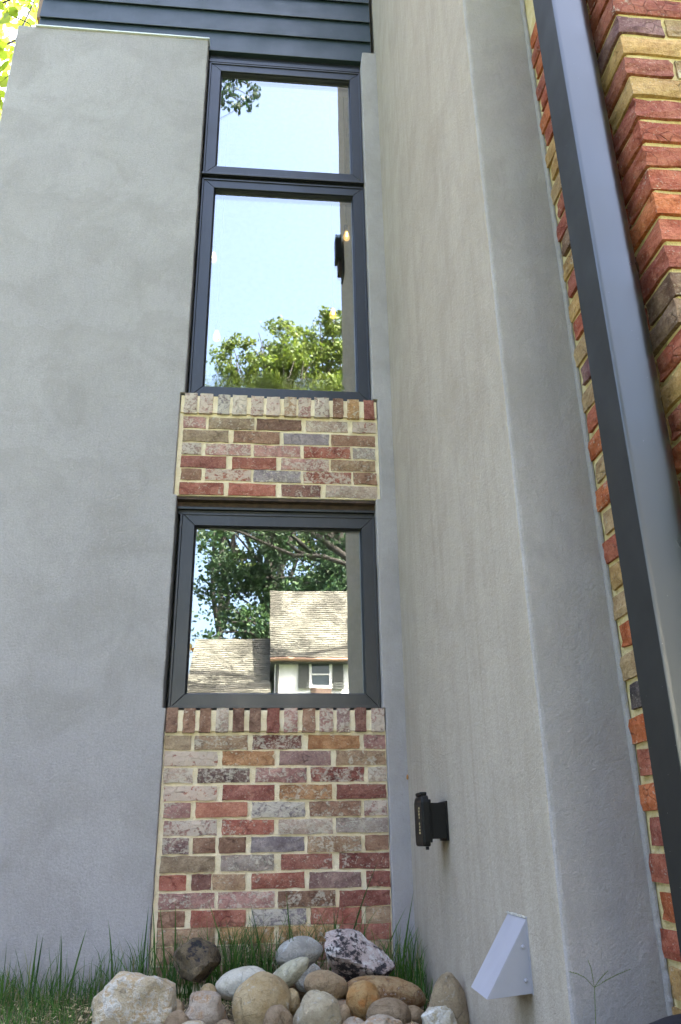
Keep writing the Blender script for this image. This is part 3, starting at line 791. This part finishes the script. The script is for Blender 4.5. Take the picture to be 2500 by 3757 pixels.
def rock(cx, cy, cz, rx, ry, rz, seed, mat, label, facets=0, rough=.06, tilt=0, yaw=0, sub=4, egg=0):
    rnd = random.Random(seed)
    bm = bmesh.new(); bmesh.ops.create_icosphere(bm, subdivisions=sub, radius=1)
    planes = []
    for k in range(facets):
        n = Vector((rnd.gauss(0, 1), rnd.gauss(0, 1), rnd.gauss(0, 1))).normalized()
        planes.append((n, rnd.uniform(.56, .84)))
    for v in bm.verts:
        d = v.co.normalized(); r = 1.0
        for n, h in planes:
            c = n.dot(d)
            if c > .01: r = min(r, h / c)
        so = seed * 3.7
        r *= 1 + rough * noise.noise(d * 1.6 + Vector((so, 0, 0))) * 1.6 + rough * .5 * noise.noise(d * 4 + Vector((0, so, 0))) + rough * .22 * noise.noise(d * 10 + Vector((0, so, 2)))
        q = d * r
        if egg: q.x *= 1 - egg * q.z; q.y *= 1 - egg * q.z
        v.co = q
    me_r = Matrix.Rotation(yaw, 3, 'Z') @ Matrix.Rotation(tilt, 3, 'Y')
    # fit the rotated shape to the measured half-sizes
    for v in bm.verts: v.co = me_r @ Vector((v.co.x * rx, v.co.y * ry, v.co.z * rz)) if tilt or yaw else Vector((v.co.x * rx, v.co.y * ry, v.co.z * rz))
    me = bpy.data.meshes.new('stone'); bm.to_mesh(me); bm.free(); me.materials.append(mat)
    me.polygons.foreach_set('use_smooth', [True] * len(me.polygons))
    if facets:
        try: me.set_sharp_from_angle(angle=rad(24))
        except Exception: pass
    o = bpy.data.objects.new('stone', me); o.location = (cx, cy, cz); link(o)
    return tag(o, label, 'stone', 'stones piled below the brick panel')
TAN = rock_mat('tan_stone', (.33, .23, .11), (.44, .34, .20), white=.25)
TANW = rock_mat('white_tan_stone', (.42, .32, .19), (.52, .44, .32), (.68, .67, .62), white=.75, warm=(.45, .28, .12))
DARK = rock_mat('dark_stone', (.06, .045, .035), (.16, .12, .07), (.2, .18, .14), white=.2, dark=.3)
TAUPE = rock_mat('taupe_stone', (.22, .15, .09), (.31, .23, .15), white=.05)
FLAT = rock_mat('greyish_stone', (.34, .27, .20), (.46, .38, .30), (.62, .6, .55), white=.45, warm=(.36, .2, .09))
WHITE = rock_mat('white_stone', (.46, .42, .33), (.60, .56, .47), (.7, .69, .64), white=.3)
WHT2 = rock_mat('whitish_green_stone', (.40, .37, .25), (.55, .51, .38), white=.4)
GREY = rock_mat('grey_stone', (.30, .28, .25), (.44, .41, .36), (.6, .6, .57), white=.5)
PINK = rock_mat('pink_stone', (.36, .27, .25), (.50, .41, .38), (.72, .70, .68), white=.6, dark=.62, sc=16)
BRNS = rock_mat('brown_stone', (.27, .18, .10), (.37, .27, .16), white=.1)
BLOCK = rock_mat('sandy_block', (.32, .26, .17), (.46, .39, .27), (.62, .6, .54), white=.55)
ORAN = rock_mat('orange_stone', (.38, .19, .06), (.42, .27, .12), white=.1, warm=(.45, .18, .05))
ORAN2 = rock_mat('rust_stone', (.28, .15, .06), (.40, .28, .15), (.6, .58, .52), white=.25, warm=(.18, .08, .03))
EGG = rock_mat('speckled_brown_stone', (.24, .18, .11), (.34, .26, .16), (.55, .52, .45), white=.3)
CRYS = rock_mat('crystalline_stone', (.40, .32, .18), (.58, .53, .44), (.80, .79, .76), white=.9, sc=30)
rock(-.338, 2.72, -.428, .116, .095, .095, 1, TANW, 'large angular white and tan stone at the left end of the pile', 9, .10, rad(-8))
rock(-.187, 3.02, -.362, .082, .07, .072, 2, DARK, 'dark brown jagged stone standing left of the grass tuft', 8, .10, rad(10))
rock(-.211, 2.66, -.472, .036, .035, .040, 3, TAUPE, 'small smooth taupe stone between the white tan stone and the flat faced stone', 0, .05)
rock(-.132, 2.72, -.447, .078, .06, .064, 5, FLAT, 'flat faced greyish tan stone left of the round tan stone', 6, .07, rad(14))
rock(.025, 2.66, -.430, .085, .08, .083, 6, TAN, 'large round tan stone in the middle of the pile', 0, .045)
rock(-.033, 2.86, -.400, .082, .06, .046, 7, WHITE, 'smooth white stone behind the large round tan stone', 0, .05, rad(-8))
rock(.105, 2.90, -.386, .078, .045, .032, 8, WHT2, 'long pale greenish white cobble leaning up to the right', 0, .05, rad(-32))
rock(.172, 2.90, -.398, .046, .04, .042, 9, GREY, 'small rough whitish stone between the leaning cobble and the brown cobble', 5, .08)
rock(.146, 3.08, -.350, .084, .05, .052, 10, GREY, 'grey white stone at the back against the grass, left of the pink stone', 5, .06, rad(-16))
rock(.323, 2.97, -.350, .142, .09, .080, 12, PINK, 'big pink and white stone blotched with black, topmost at the back', 8, .07, rad(8))
rock(.218, 2.80, -.404, .068, .055, .040, 13, BRNS, 'smooth brown cobble in front of the pink blotched stone', 0, .05, rad(8))
rock(.110, 2.68, -.424, .024, .03, .034, 14, TAN, 'small tan pebble wedged beside the round tan stone', 0, .05)
rock(.180, 2.57, -.446, .074, .06, .066, 17, BLOCK, 'squarish grey tan block at the front centre', 7, .06)
rock(.068, 2.55, -.456, .041, .04, .046, 18, TAUPE, 'small taupe stone under the round tan stone, at the bottom edge', 3, .05)
rock(.319, 2.68, -.430, .050, .055, .056, 19, ORAN, 'orange tan cobble right of the squarish block', 0, .06, rad(-25))
rock(.398, 2.83, -.436, .132, .07, .050, 20, ORAN2, 'long rust brown cobble lying below the pink blotched stone', 0, .05, rad(6))
rock(.376, 2.58, -.452, .064, .055, .046, 21, TAUPE, 'smooth taupe oval cobble at the front right', 0, .035)
rock(.527, 2.48, -.432, .057, .055, .098, 22, EGG, 'tall egg shaped brown stone standing against the side wall', 0, .05, 0, 0, 4, .22)
rock(.482, 2.38, -.452, .055, .04, .056, 23, CRYS, 'rough crystalline white and tan stone in front of the egg shaped stone', 9, .20)
rock(-.163, 2.58, -.474, .045, .04, .030, 24, TANW, 'flat pale stone at the bottom edge under the flat faced stone', 0, .06)
rock(.343, 2.47, -.460, .056, .04, .030, 25, FLAT, 'rough pale stone at the bottom edge below the taupe oval cobble', 6, .12)
rock(-.249, 2.84, -.462, .045, .04, .034, 26, BRNS, 'brown stone behind, between the white tan stone and flat faced stone', 4, .06)
rock(.258, 2.64, -.458, .018, .03, .030, 27, BRNS, 'tiny brown stone wedged right of the squarish block', 0, .05)
rock(-.137, 2.84, -.420, .026, .03, .026, 28, TAN, 'little tan stone peeping over the flat faced stone', 0, .05)
rock(.07, 2.98, -.455, .13, .07, .045, 29, TAUPE, 'low brown stone mostly hidden under the white cobbles', 3, .05)
rock(.45, 3.0, -.462, .10, .06, .04, 31, BRNS, 'low brown stone mostly hidden behind the rust brown cobble', 3, .05)
rock(.22, 2.74, -.468, .16, .06, .035, 32, TAUPE, 'low taupe stone mostly hidden under the squarish block', 3, .05)

random.seed(77)
for (x, y, z_, q, mt, lb) in ((-.08, 2.62, -.478, .026, TAUPE, 'small brown pebble between the flat faced stone and the round tan stone'), (.125, 2.50, -.472, .024, TAN, 'small tan pebble left of the squarish block'),
        (.275, 2.55, -.470, .026, FLAT, 'small pale pebble between the squarish block and the taupe oval cobble'), (.455, 2.66, -.470, .030, BRNS, 'small brown pebble left of the egg shaped stone'),
        (-.235, 2.66, -.480, .022, TAN, 'little tan pebble right of the big white tan stone'), (.43, 2.48, -.474, .026, TAUPE, 'small taupe pebble between the oval cobble and the crystalline stone'),
        (.03, 2.84, -.455, .034, BRNS, 'brown pebble in the gap behind the round tan stone'), (.275, 2.86, -.452, .034, TAUPE, 'taupe pebble in the gap under the pink blotched stone')):
    rock(x, y, z_, q * 1.3, q, q, int(x * 900) % 97 + 40, mt, lb, 3, .07)
# ------------------------------------------------------------------ grass, straw
def blade(mb, x, y, z, h, w, lean, ang, curl, seg=5, tip=None):
    dx, dy = math.cos(ang), math.sin(ang); px, py = -dy, dx
    base = len(mb.v)
    wx = random.uniform(-1, 1); wa = random.uniform(0, math.pi)
    sx, sy = math.cos(wa), math.sin(wa)
    for i in range(seg + 1):
        u = i / seg
        off = lean * u + curl * u * u * u
        zz = h * (u - .28 * abs(curl) / max(h, .01) * u ** 3)
        ww = w * (1 - u) ** .6 * (.75 + .5 * u) * .5 if i < seg else 0
        c = (x + dx * off, y + dy * off, z + zz)
        if i < seg:
            mb.v += [(c[0] - sx * ww, c[1] - sy * ww, c[2]), (c[0] + sx * ww, c[1] + sy * ww, c[2])]
        else: mb.v.append(c)
    for i in range(seg - 1):
        a = base + 2 * i; mb.f.append((a, a + 1, a + 3, a + 2))
    a = base + 2 * (seg - 1); mb.f.append((a, a + 1, a + 2))
random.seed(21)
g = MB()
def clump(cx, cy, n, sx, sy, hmin, hmax, w=.0046):
    for _ in range(n):
        x = random.gauss(cx, sx); y = min(3.275, random.gauss(cy, sy)); h = random.uniform(hmin, hmax) ** 1.0
        x = min(x, .565)
        blade(g, x, y, GZ - .005, h, w * random.uniform(.6, 1.3), random.gauss(0, .25) * h, random.uniform(0, 6.28), random.gauss(0, .3) * h)
for _ in range(5200):                       # low turf on the left
    x = random.uniform(-1.5, -.40); y = random.uniform(2.2, 3.27)
    if y < 2.95 and x > -.47 : continue
    cl = nz(x * 7, y * 7, 4) + .5 * nz(x * 19, y * 19, 1)
    if cl < random.uniform(-.5, .25): continue
    h = random.uniform(.02, .085) * (1.0 + .9 * max(0, cl)) * (1.3 if y > 3.0 else .9)
    blade(g, x, y, GZ - .004, h, .0034, random.gauss(0, .5) * h, random.uniform(0, 6.28), random.gauss(0, .6) * h, 4)
for _ in range(420):
    x = random.uniform(-1.0, -.38); y = random.uniform(3.05, 3.26); h = random.uniform(.05, .12) + .1 * random.random() ** 3
    blade(g, x, y, GZ, h, .0038, random.gauss(0, .22) * h, random.uniform(0, 6.28), random.gauss(0, .25) * h)
for _ in range(60):                         # bright bent blades in front
    x = random.uniform(-.95, -.48); y = random.uniform(2.75, 2.95); h = random.uniform(.05, .10)
    blade(g, x, y, GZ, h, .004, random.gauss(0, .9) * h, random.uniform(0, 6.28), random.gauss(0, 1.0) * h)
clump(-.40, 3.2, 26, .03, .04, .10, .24); clump(-.28, 3.16, 120, .05, .05, .07, .25)
clump(-.05, 3.15, 330, .07, .05, .08, .29); clump(.03, 3.14, 120, .05, .05, .06, .26); clump(.12, 3.16, 60, .05, .04, .10, .32); clump(-.15, 3.1, 30, .06, .04, .15, .33)
clump(.30, 3.15, 60, .08, .03, .2, .34); clump(.49, 3.12, 220, .05, .07, .06, .25); clump(.53, 3.0, 60, .03, .08, .05, .18)
def tall(tx, tz, y, bx, w=.0068):
    h = (tz - GZ); dx = tx - bx
    base = len(g.v)
    seg = 9
    for i in range(seg + 1):
        u = i / seg
        c = (bx + dx * (u ** 1.5), y - .03 * u * u, GZ + h * u)
        ww = w * .5 * (1 - u ** 2.5) if i < seg else 0
        if i < seg: g.v += [(c[0] - ww, c[1] - ww * .3, c[2]), (c[0] + ww, c[1] + ww * .3, c[2])]
        else: g.v.append(c)
    for i in range(seg - 1):
        a = base + 2 * i; g.f.append((a, a + 1, a + 3, a + 2))
    a = base + 2 * (seg - 1); g.f.append((a, a + 1, a + 2))
for a in [(-.868, -.281, 3.2, -.87), (-.742, -.271, 3.22, -.752), (-.723, -.274, 3.22, -.74), (-.66, -.27, 3.2, -.65), (-.574, -.257, 3.2, -.62), (-.506, -.234, 3.2, -.475),
          (-.373, -.192, 3.22, -.385), (-.358, -.185, 3.2, -.335), (.449, -.037, 3.15, .30), (-.173, -.171, 3.2, -.08), (.105, -.141, 3.2, .135), (-.335, -.186, 3.2, -.30),
          (-.280, -.179, 3.2, -.27), (.542, -.215, 3.2, .43), (.391, -.217, 3.2, .385), (.553, -.156, 3.1, .50), (.562, -.268, 3.1, .53), (.527, -.251, 3.1, .50), (-.02, -.19, 3.2, .04), (.30, -.20, 3.2, .26)]:
    tall(*a)
M_gr = g.build('grass', M_grass, None, False, kind='stuff', label='dark green grass tufts and turf along the foot of the walls', cat='grass')
st = MB()
for _ in range(6000):
    x = random.uniform(-1.5, .56); y = random.uniform(2.2, 3.27); a = random.uniform(0, 3.14); L = random.uniform(.006, .035); w = random.uniform(.0006, .0018)
    z = GZ + random.uniform(.002, .03 if x < -.4 else .018); dz = random.uniform(-.006, .008)
    dx, dy = math.cos(a), math.sin(a)
    st.add([(x - dy * w, y + dx * w, z), (x + dy * w, y - dx * w, z), (x + dy * w + dx * L, y - dx * w + dy * L, z + dz), (x - dy * w + dx * L, y + dx * w + dy * L, z + dz)], [(0, 1, 2, 3)])
for _ in range(500):
    x = random.uniform(-.55, .6); y = random.uniform(2.3, 3.25); a = random.uniform(.003, .010)
    z = GZ + a * .5 + .01; b = a * random.uniform(.6, 1.3); d = a * random.uniform(.5, .9)
    st.add([(x - a, y, z), (x, y - b, z), (x + a, y, z), (x, y + b, z), (x, y, z + d), (x, y, z - d)], [(0, 1, 4), (1, 2, 4), (2, 3, 4), (3, 0, 4), (1, 0, 5), (2, 1, 5), (3, 2, 5), (0, 3, 5)])
st.build('straw', simple('dry_straw', (.36, .28, .15), .9, 0, .5, 60), None, False, kind='stuff', label='dry straw and clippings scattered on the soil', cat='straw')
# crabgrass seed head in front of the rough stucco face
cg = empty('crabgrass_stalk', (.563, 1.5, GZ), label='thin crabgrass stalk with spread seed spikes before the rough stucco face', cat='weed')
m = MB(); m.tube([(.566, 1.5, GZ), (.563, 1.5, -.36), (.563, 1.5, -.284), (.568, 1.5, -.232)], [.0007, .00065, .0006, .0005], 6); m.build('stem', M_leaf_mid, cg, True)
for pts in ([(.568, 1.5, -.232), (.553, 1.498, -.217), (.540, 1.497, -.211), (.525, 1.495, -.207)], [(.568, 1.5, -.232), (.567, 1.5, -.217), (.566, 1.5, -.203), (.562, 1.5, -.192)],
            [(.568, 1.5, -.232), (.577, 1.503, -.224), (.587, 1.504, -.216), (.597, 1.505, -.209)], [(.568, 1.5, -.232), (.588, 1.497, -.222), (.610, 1.495, -.213), (.633, 1.494, -.206)]):
    m = MB(); m.tube(pts, [.0004, .0005, .0005, .0003], 5)
    for i in range(14):
        u = .25 + .75 * i / 14; k = min(2, int(u * 3)); f = u * 3 - k
        p = Vector(pts[k]).lerp(Vector(pts[k + 1]), f); s_ = .0009 * (1 if i % 2 else -1)
        m.tube([p, p + Vector((s_, 0, .0016))], [.0005, .0002], 4)
    m.build('seed_spike', M_leaf_mid, cg, True)

# ------------------------------------------------------------------ trees
def leaf(mb, c, s, rnd):
    n = Vector((rnd.gauss(0, 1), rnd.gauss(0, 1), rnd.gauss(0, .8) + .5)).normalized()
    a = n.orthogonal().normalized(); b = n.cross(a); t = rnd.uniform(0, 6.28)
    u = a * math.cos(t) + b * math.sin(t); v = n.cross(u)
    P = [c - u * s, c - u * .35 * s + v * .48 * s, c + u * .35 * s + v * .52 * s, c + u * s, c + u * .3 * s - v * .5 * s, c - u * .3 * s - v * .52 * s]
    k = len(mb.v); mb.v += [tuple(p) for p in P]; mb.f += [(k, k + 1, k + 2, k + 3), (k, k + 3, k + 4, k + 5)]
def tree(name, label, base, trunk_top, trunk_r, limbs, leaf_s, per, spread, mat, seed, group=None, clumps=5, sprigs=()):
    """limbs: list of (end point, radius at the fork). Leaves gather on twigs around the outer half of every limb"""
    rnd = random.Random(seed)
    base = Vector(base); top = Vector(trunk_top)
    root = empty(name, base, label=label, cat='tree', group=group)
    tr = MB(); cr = MB()
    pts = [base.lerp(top, i / 6) + Vector((rnd.uniform(-.12, .12), rnd.uniform(-.12, .12), 0)) * trunk_r * 3 * (i > 0) for i in range(7)]
    tr.tube(pts, [trunk_r * (1.35 if i == 0 else 1 - .4 * i / 6) for i in range(7)], 9)
    for end, r in limbs:
        end = Vector(end); st = pts[rnd.choice((5, 6) if name == 'oak_tree' else (4, 5, 6))]
        mid = st.lerp(end, .5) + Vector((rnd.uniform(-1, 1), rnd.uniform(-1, 1), rnd.uniform(.2, 1.2))) * (end - st).length * .12
        L = []
        for i in range(9):
            u = i / 8; L.append(st * (1 - u) ** 2 + mid * 2 * u * (1 - u) + end * u * u + Vector((rnd.uniform(-1, 1), rnd.uniform(-1, 1), rnd.uniform(-1, 1))) * .03 * (end - st).length * (0 < i < 8))
        tr.tube(L, [r * (1 - .85 * i / 8) for i in range(9)], 6)
        for k in range(clumps):
            p = L[rnd.randint(3, 8)]
            q = p + Vector((rnd.gauss(0, 1), rnd.gauss(0, 1), rnd.gauss(0, .7))) * spread
            tr.tube([p, p.lerp(q, .5) + Vector((0, 0, spread * .12)), q], [r * .22, r * .13, r * .04], 4)
            for _ in range(4):
                q2 = q.lerp(p, rnd.random() * .5) + Vector((rnd.gauss(0, 1), rnd.gauss(0, 1), rnd.gauss(0, .6))) * spread * .45
                for _ in range(per):
                    leaf(cr, q2 + Vector((rnd.gauss(0, 1), rnd.gauss(0, 1), rnd.gauss(0, .6))) * spread * .28, leaf_s * rnd.uniform(.6, 1.2), rnd)
    for (c, rr, n) in sprigs:
        c = Vector(c)
        for k in range(5):
            q = c + Vector((rnd.gauss(0, 1), rnd.gauss(0, .6), rnd.gauss(0, 1))) * rr * .5
            tr.tube([c + Vector((-.5, 0, .35)) * (1 + rr), c, q], [.012, .008, .003], 4)
        for _ in range(n): leaf(cr, c + Vector((rnd.uniform(-1, 1), rnd.uniform(-1, 1), rnd.uniform(-1, 1))) * rr, leaf_s * rnd.uniform(.6, 1.2), rnd)
    tr.build('trunk', M_bark, root, True); cr.build('crown', mat, root)
    return root
random.seed(5)
# tree whose sunlit leaves show past the top left corner
lim = [((-2.3, 5.2, 7.4), .05), ((-2.6, 5.0, 6.4), .05), ((-2.25, 5.6, 8.4), .05), ((-2.9, 5.4, 5.2), .05), ((-2.6, 4.8, 5.6), .04), ((-3.6, 5.6, 7.6), .07), ((-4.4, 4.6, 6.8), .07), ((-4.6, 7, 8), .07), ((-5.8, 5.2, 8.2), .07), ((-3.0, 6.6, 9.2), .06), ((-2.2, 6.3, 9.4), .05), ((-2.15, 5.0, 6.9), .04), ((-2.4, 5.3, 7.0), .04), ((-2.3, 5.6, 7.8), .04), ((-2.5, 5.2, 6.0), .04), ((-2.35, 4.8, 5.2), .03)]
tree('leafy_tree', 'sunlit yellow green tree past the top left corner of the stucco wall', (-4.6, 5.6, GZ), (-4.3, 5.7, 4.6), .16, lim, .062, 13, .42, M_leaf_lit, 3, None, 7)

RY = 2 * YG                                  # mirror distance: a thing seen at depth d in the glass stands at y = RY - d
def my(d): return RY - d
# big dark tree behind the neighbour's house
rnd = random.Random(8); lim = []
for i in range(34):
    x = rnd.uniform(-2.2, 9); zt = rnd.uniform(7.5, 12.6 - .12 * abs(x - 1))
    lim.append(((x, my(33 + rnd.uniform(-3, 3)), zt), .22))
lim += [((-2.0, my(31), 12.2), .16), ((-1.9, my(32), 9.6), .14), ((-1.6, my(32), 8.4), .14), ((1.0, my(30), 13.0), .16)]
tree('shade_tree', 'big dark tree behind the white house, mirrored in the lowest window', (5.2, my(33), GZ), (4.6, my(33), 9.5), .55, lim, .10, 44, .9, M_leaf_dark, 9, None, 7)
# limb tree nearer, its boughs arching across the top of the low window
lim = [((-3.4, my(22), 8.6), .12), ((-1.2, my(21.5), 9.2), .13), ((0.6, my(22), 8.6), .10), ((-2.6, my(22), 8.6), .09), ((1.4, my(21), 9.0), .11), ((-4.2, my(23), 9.8), .12),
       ((2.0, my(22), 9.6), .12), ((6.5, my(22.5), 9.6), .14), ((5.2, my(20), 10.2), .12), ((-2.0, my(22.4), 9.4), .07)]
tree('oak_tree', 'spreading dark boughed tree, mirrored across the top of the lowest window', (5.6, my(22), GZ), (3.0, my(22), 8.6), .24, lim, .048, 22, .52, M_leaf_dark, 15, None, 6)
# tall sunlit trees: tops in the tall window
rnd = random.Random(4)
def tall_tree(x, d, top, w, seed, label, mat=M_leaf_mid, n=26):
    r_ = random.Random(seed); L = []
    for i in range(n):
        a = r_.uniform(0, 6.28); q = r_.random() ** .5 * w; f = 1 - (q / w) ** 2 * .45
        L.append(((x + q * math.cos(a), my(d) + q * math.sin(a), top - (q / w) ** 2 * 3.5 - (r_.random() ** 1.5) * 7), .14))
    tree('tall_tree', label, (x, my(d), GZ), (x, my(d), top * .55), .16, L, .11, 46, .72, mat, seed, 'tall trees beyond the white house')
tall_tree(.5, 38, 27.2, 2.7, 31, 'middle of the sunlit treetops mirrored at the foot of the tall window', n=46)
tall_tree(3.6, 38.5, 28.0, 2.2, 32, 'tallest of the sunlit treetops, mirrored next to the dark reflected wall', n=44)
tall_tree(-2.0, 38, 25.4, 1.3, 33, 'lowest sunlit treetop, mirrored at the lower left of the tall window', n=20)
# branch tip in the top window
lim = [((-1.0, my(13), 15.9), .05), ((-.75, my(13), 15.4), .04), ((-.55, my(13.1), 15.1), .03), ((-1.1, my(13), 15.2), .04), ((-1.2, my(13.2), 16.4), .04), ((-.8, my(13.2), 16.0), .04)]
tree('overhanging_tree', 'dark leafy sprig of a tall tree, mirrored in the topmost window', (-9, my(14), GZ), (-8, my(14), 11), .3,
     lim + [((-6, my(14), 15), .1), ((-8, my(12), 16), .12), ((-10, my(15), 15), .12), ((-7, my(16), 14), .1), ((-9, my(13), 18), .1)], .062, 15, .20, M_leaf_dark, 17, None, 7, [((-1.05, my(13), 15.95), .28, 110), ((-.72, my(13), 15.75), .22, 70), ((-.95, my(13), 15.3), .22, 64), ((-.45, my(13), 15.15), .15, 40), ((-.68, my(13), 14.98), .17, 46), ((-1.25, my(13), 15.2), .24, 60), ((-.40, my(13), 15.42), .10, 20), ((-.85, my(13), 14.85), .12, 14), ((-1.3, my(13), 16.2), .3, 50), ((-.55, my(13), 16.1), .16, 16)])
tree('russet_tree', 'small russet and green tree mirrored at the lower left of the lowest window', (-3.9, my(30), GZ), (-3.6, my(30), 3), .12,
     [((-3.0, my(30), 5.2), .06), ((-3.2, my(29.6), 6.4), .05), ((-4.2, my(30.5), 6.2), .06), ((-3.1, my(30.2), 4.4), .05), ((-4.6, my(30), 4.8), .05)], .09, 14, .5, M_leaf_red, 19)
# unseen far-side trees continue the place; several added to dim low light and reflections
for k, (x, y, h) in enumerate(((-15, -10, 13), (-19, 4, 15), (14, -16, 14), (20, -6, 13), (-12, 19, 14), (-26, -22, 16), (10.5, -14, 12), (17, -11, 14), (-9, -15, 12), (-13, -4, 12), (9.5, -8, 9))):
    r_ = random.Random(70 + k); L = []
    for i in range(16):
        a = r_.uniform(0, 6.28); q = r_.random() ** .5 * 3.4
        L.append(((x + q * math.cos(a), y + q * math.sin(a), h * r_.uniform(.45, 1) * (1 - q / 9)), .16))
    tree('garden_tree', ['leafy garden tree on the lawn left of the neighbour house', 'leafy garden tree beside the open lawn', 'leafy garden tree right of the neighbour house', 'leafy garden tree far right of the lawn', 'leafy garden tree behind the house body', 'leafy garden tree at the far left corner of the lawn', 'leafy garden tree close to the right gable of the neighbour house', 'leafy garden tree between the two right hand garden trees', 'leafy garden tree close to the low roof of the neighbour house', 'leafy garden tree on the near left lawn', 'low leafy garden tree nearest the downspout side of the lawn'][k],
         (x, y, GZ), (x, y, h * .45), .35, L, .30, 12, 1.1, M_leaf_dark, 80 + k, 'garden trees around the houses', 5)

# ------------------------------------------------------------------ neighbour's house (mirrored in the lowest window)
def shingle_mat(name, c0, c1, c2):
    t = NT(name); p = t.pos(); gi = t.n('ShaderNodeNewGeometry')
    c = t.mix(gi.outputs['Random Per Island'], c0, c1)
    c = t.mix(t.rng(t.noise(t.vmul(p, (1.3, .6, .6)), 1.0, 4, .6, .5), .45, .62, 0, .8), c, c2)
    return t.done(t.bsdf(c, .9, 0, t.bump(t.noise(p, 90, 3), .5, .004), .2))
M_shingle = shingle_mat('wood_shingle', (.088, .085, .068), (.155, .149, .122), (.04, .038, .031))
M_white = simple('white_house_paint', (.74, .75, .74), .7, 0, .05, 6)
M_shut = simple('dark_shutter_paint', (.055, .06, .055), .6)
hs = empty('neighbour_house', (2.5, my(27), GZ), label='white house with wooden shingle roofs, mirrored in the lowest window', cat='house')
def roof(name, xl, xr, ye, ze, yr, zr, seed, lab=None):
    """slope facing our wall: eave at (ye,ze), ridge at (yr,zr), with every shingle course as overlapping pieces"""
    rnd = random.Random(seed); e = Vector((0, ye, ze)); r = Vector((0, yr, zr)); d = (r - e); L = d.length; d.normalize()
    n = Vector((1, 0, 0)).cross(d); n = n if n.z > 0 else -n
    m = MB(); m.loft([[(x, ye, ze - .16), (x, ye, ze - .02), (x, yr, zr - .02), (x, 2 * yr - ye, ze - .02), (x, 2 * yr - ye, ze - .16)] for x in (xl, xr)])
    ro = m.build(name, M_shut, hs)
    m = MB(); s = 0; row = 0
    while s < L:
        x = xl - .02 - rnd.random() * .15
        while x < xr:
            w = rnd.uniform(.13, .26); x1 = min(x + w - .008, xr + .03); x0 = max(x, xl - .03)
            if x1 - x0 > .02:
                o0 = e + d * (s + rnd.uniform(-.012, .012)); o1 = e + d * min(s + .16, L + .01)
                t0 = .018 + rnd.uniform(0, .012)
                V = []
                for xx in (x0, x1):
                    V += [Vector((xx, 0, 0)) + o0 + n * .004, Vector((xx, 0, 0)) + o0 + n * t0, Vector((xx, 0, 0)) + o1 + n * .008]
                m.add(V, [(0, 1, 4, 3), (1, 2, 5, 4), (0, 2, 1), (3, 4, 5)])
            x += w
        s += .135; row += 1
    m.build('shingles', M_shingle, ro, kind='stuff')
    return ro
r1 = roof('roof', .28, 7.5, my(23.75), 5.10, my(27.0), 8.10, 1)
r2 = roof('roof', -2.15, .255, my(22.9), 3.35, my(26.6), 6.30, 2)
m = MB(); m.box(.42, 7.3, my(29.9), my(24.05), GZ, 5.02); m.build('wall', M_white, hs)
m = MB(); m.box(-2.0, .415, my(29.9), my(23.3), GZ, 3.2); m.build('wall', M_white, hs)
m = MB(); m.add([(.43, my(24.1), 5.0), (.43, my(29.8), 5.0), (.43, my(27), 7.85), (.47, my(24.1), 5.0), (.47, my(29.8), 5.0), (.47, my(27), 7.85)], [(0, 1, 2), (5, 4, 3), (0, 2, 5, 3)]); m.build('gable', M_white, hs)
m = MB(); m.box(.405, .56, my(24.049), my(24.0), GZ, 5.0); m.build('corner_board', M_white, hs)
m = MB(); m.tube([(.26, my(23.68), 5.02), (7.5, my(23.68), 5.02)], [.06, .06], 8); m.build('gutter', simple('copper_gutter', (.22, .13, .08), .5), hs)
m = MB(); m.tube([(.48, my(23.95), 4.98), (.48, my(23.95), GZ)], [.045, .045], 8); m.build('drainpipe', M_shut, hs)
def hwin(x0, x1, z0, z1):
    y = my(24.0)
    m = MB(); m.box(x0 - .08, x0, y - .03, y + .04, z0 - .08, z1 + .08); m.box(x1, x1 + .08, y - .03, y + .04, z0 - .08, z1 + .08)
    m.box(x0, x1, y - .03, y + .04, z1, z1 + .08); m.box(x0, x1, y - .03, y + .06, z0 - .08, z0); m.box(x0, x1, y - .02, y + .03, (z0 + z1) / 2 - .02, (z0 + z1) / 2 + .02)
    f = m.build('window', M_white, hs)
    mobj('pane', [(x0, y + .002, z0), (x1, y + .002, z0), (x1, y + .002, z1), (x0, y + .002, z1)], [(3, 2, 1, 0)], simple('dark_pane', (.04, .06, .07), .08, 0, .1, 2, 0), f)
    for (a, b) in ((x0 - .42, x0 - .10), (x1 + .10, x1 + .42)):
        m = MB(); m.box(a, b, y - .01, y + .045, z0 - .1, z1 + .1)
        for k in range(10): zz = z0 - .02 + (z1 - z0 + .04) * k / 10; m.box(a + .04, b - .04, y + .046, y + .058, zz, zz + .05)
        m.build('shutter', M_shut, hs)
hwin(1.52, 2.06, 4.30, 4.98); hwin(4.3, 4.84, 4.30, 4.98); hwin(1.5, 2.1, 1.2, 2.4); hwin(4.3, 4.9, 1.2, 2.4)
m = MB(); m.box(1.47, 2.10, my(24.0), my(23.78), 4.0, 4.19); m.build('window_box', simple('window_box_wood', (.12, .08, .06), .8), hs)
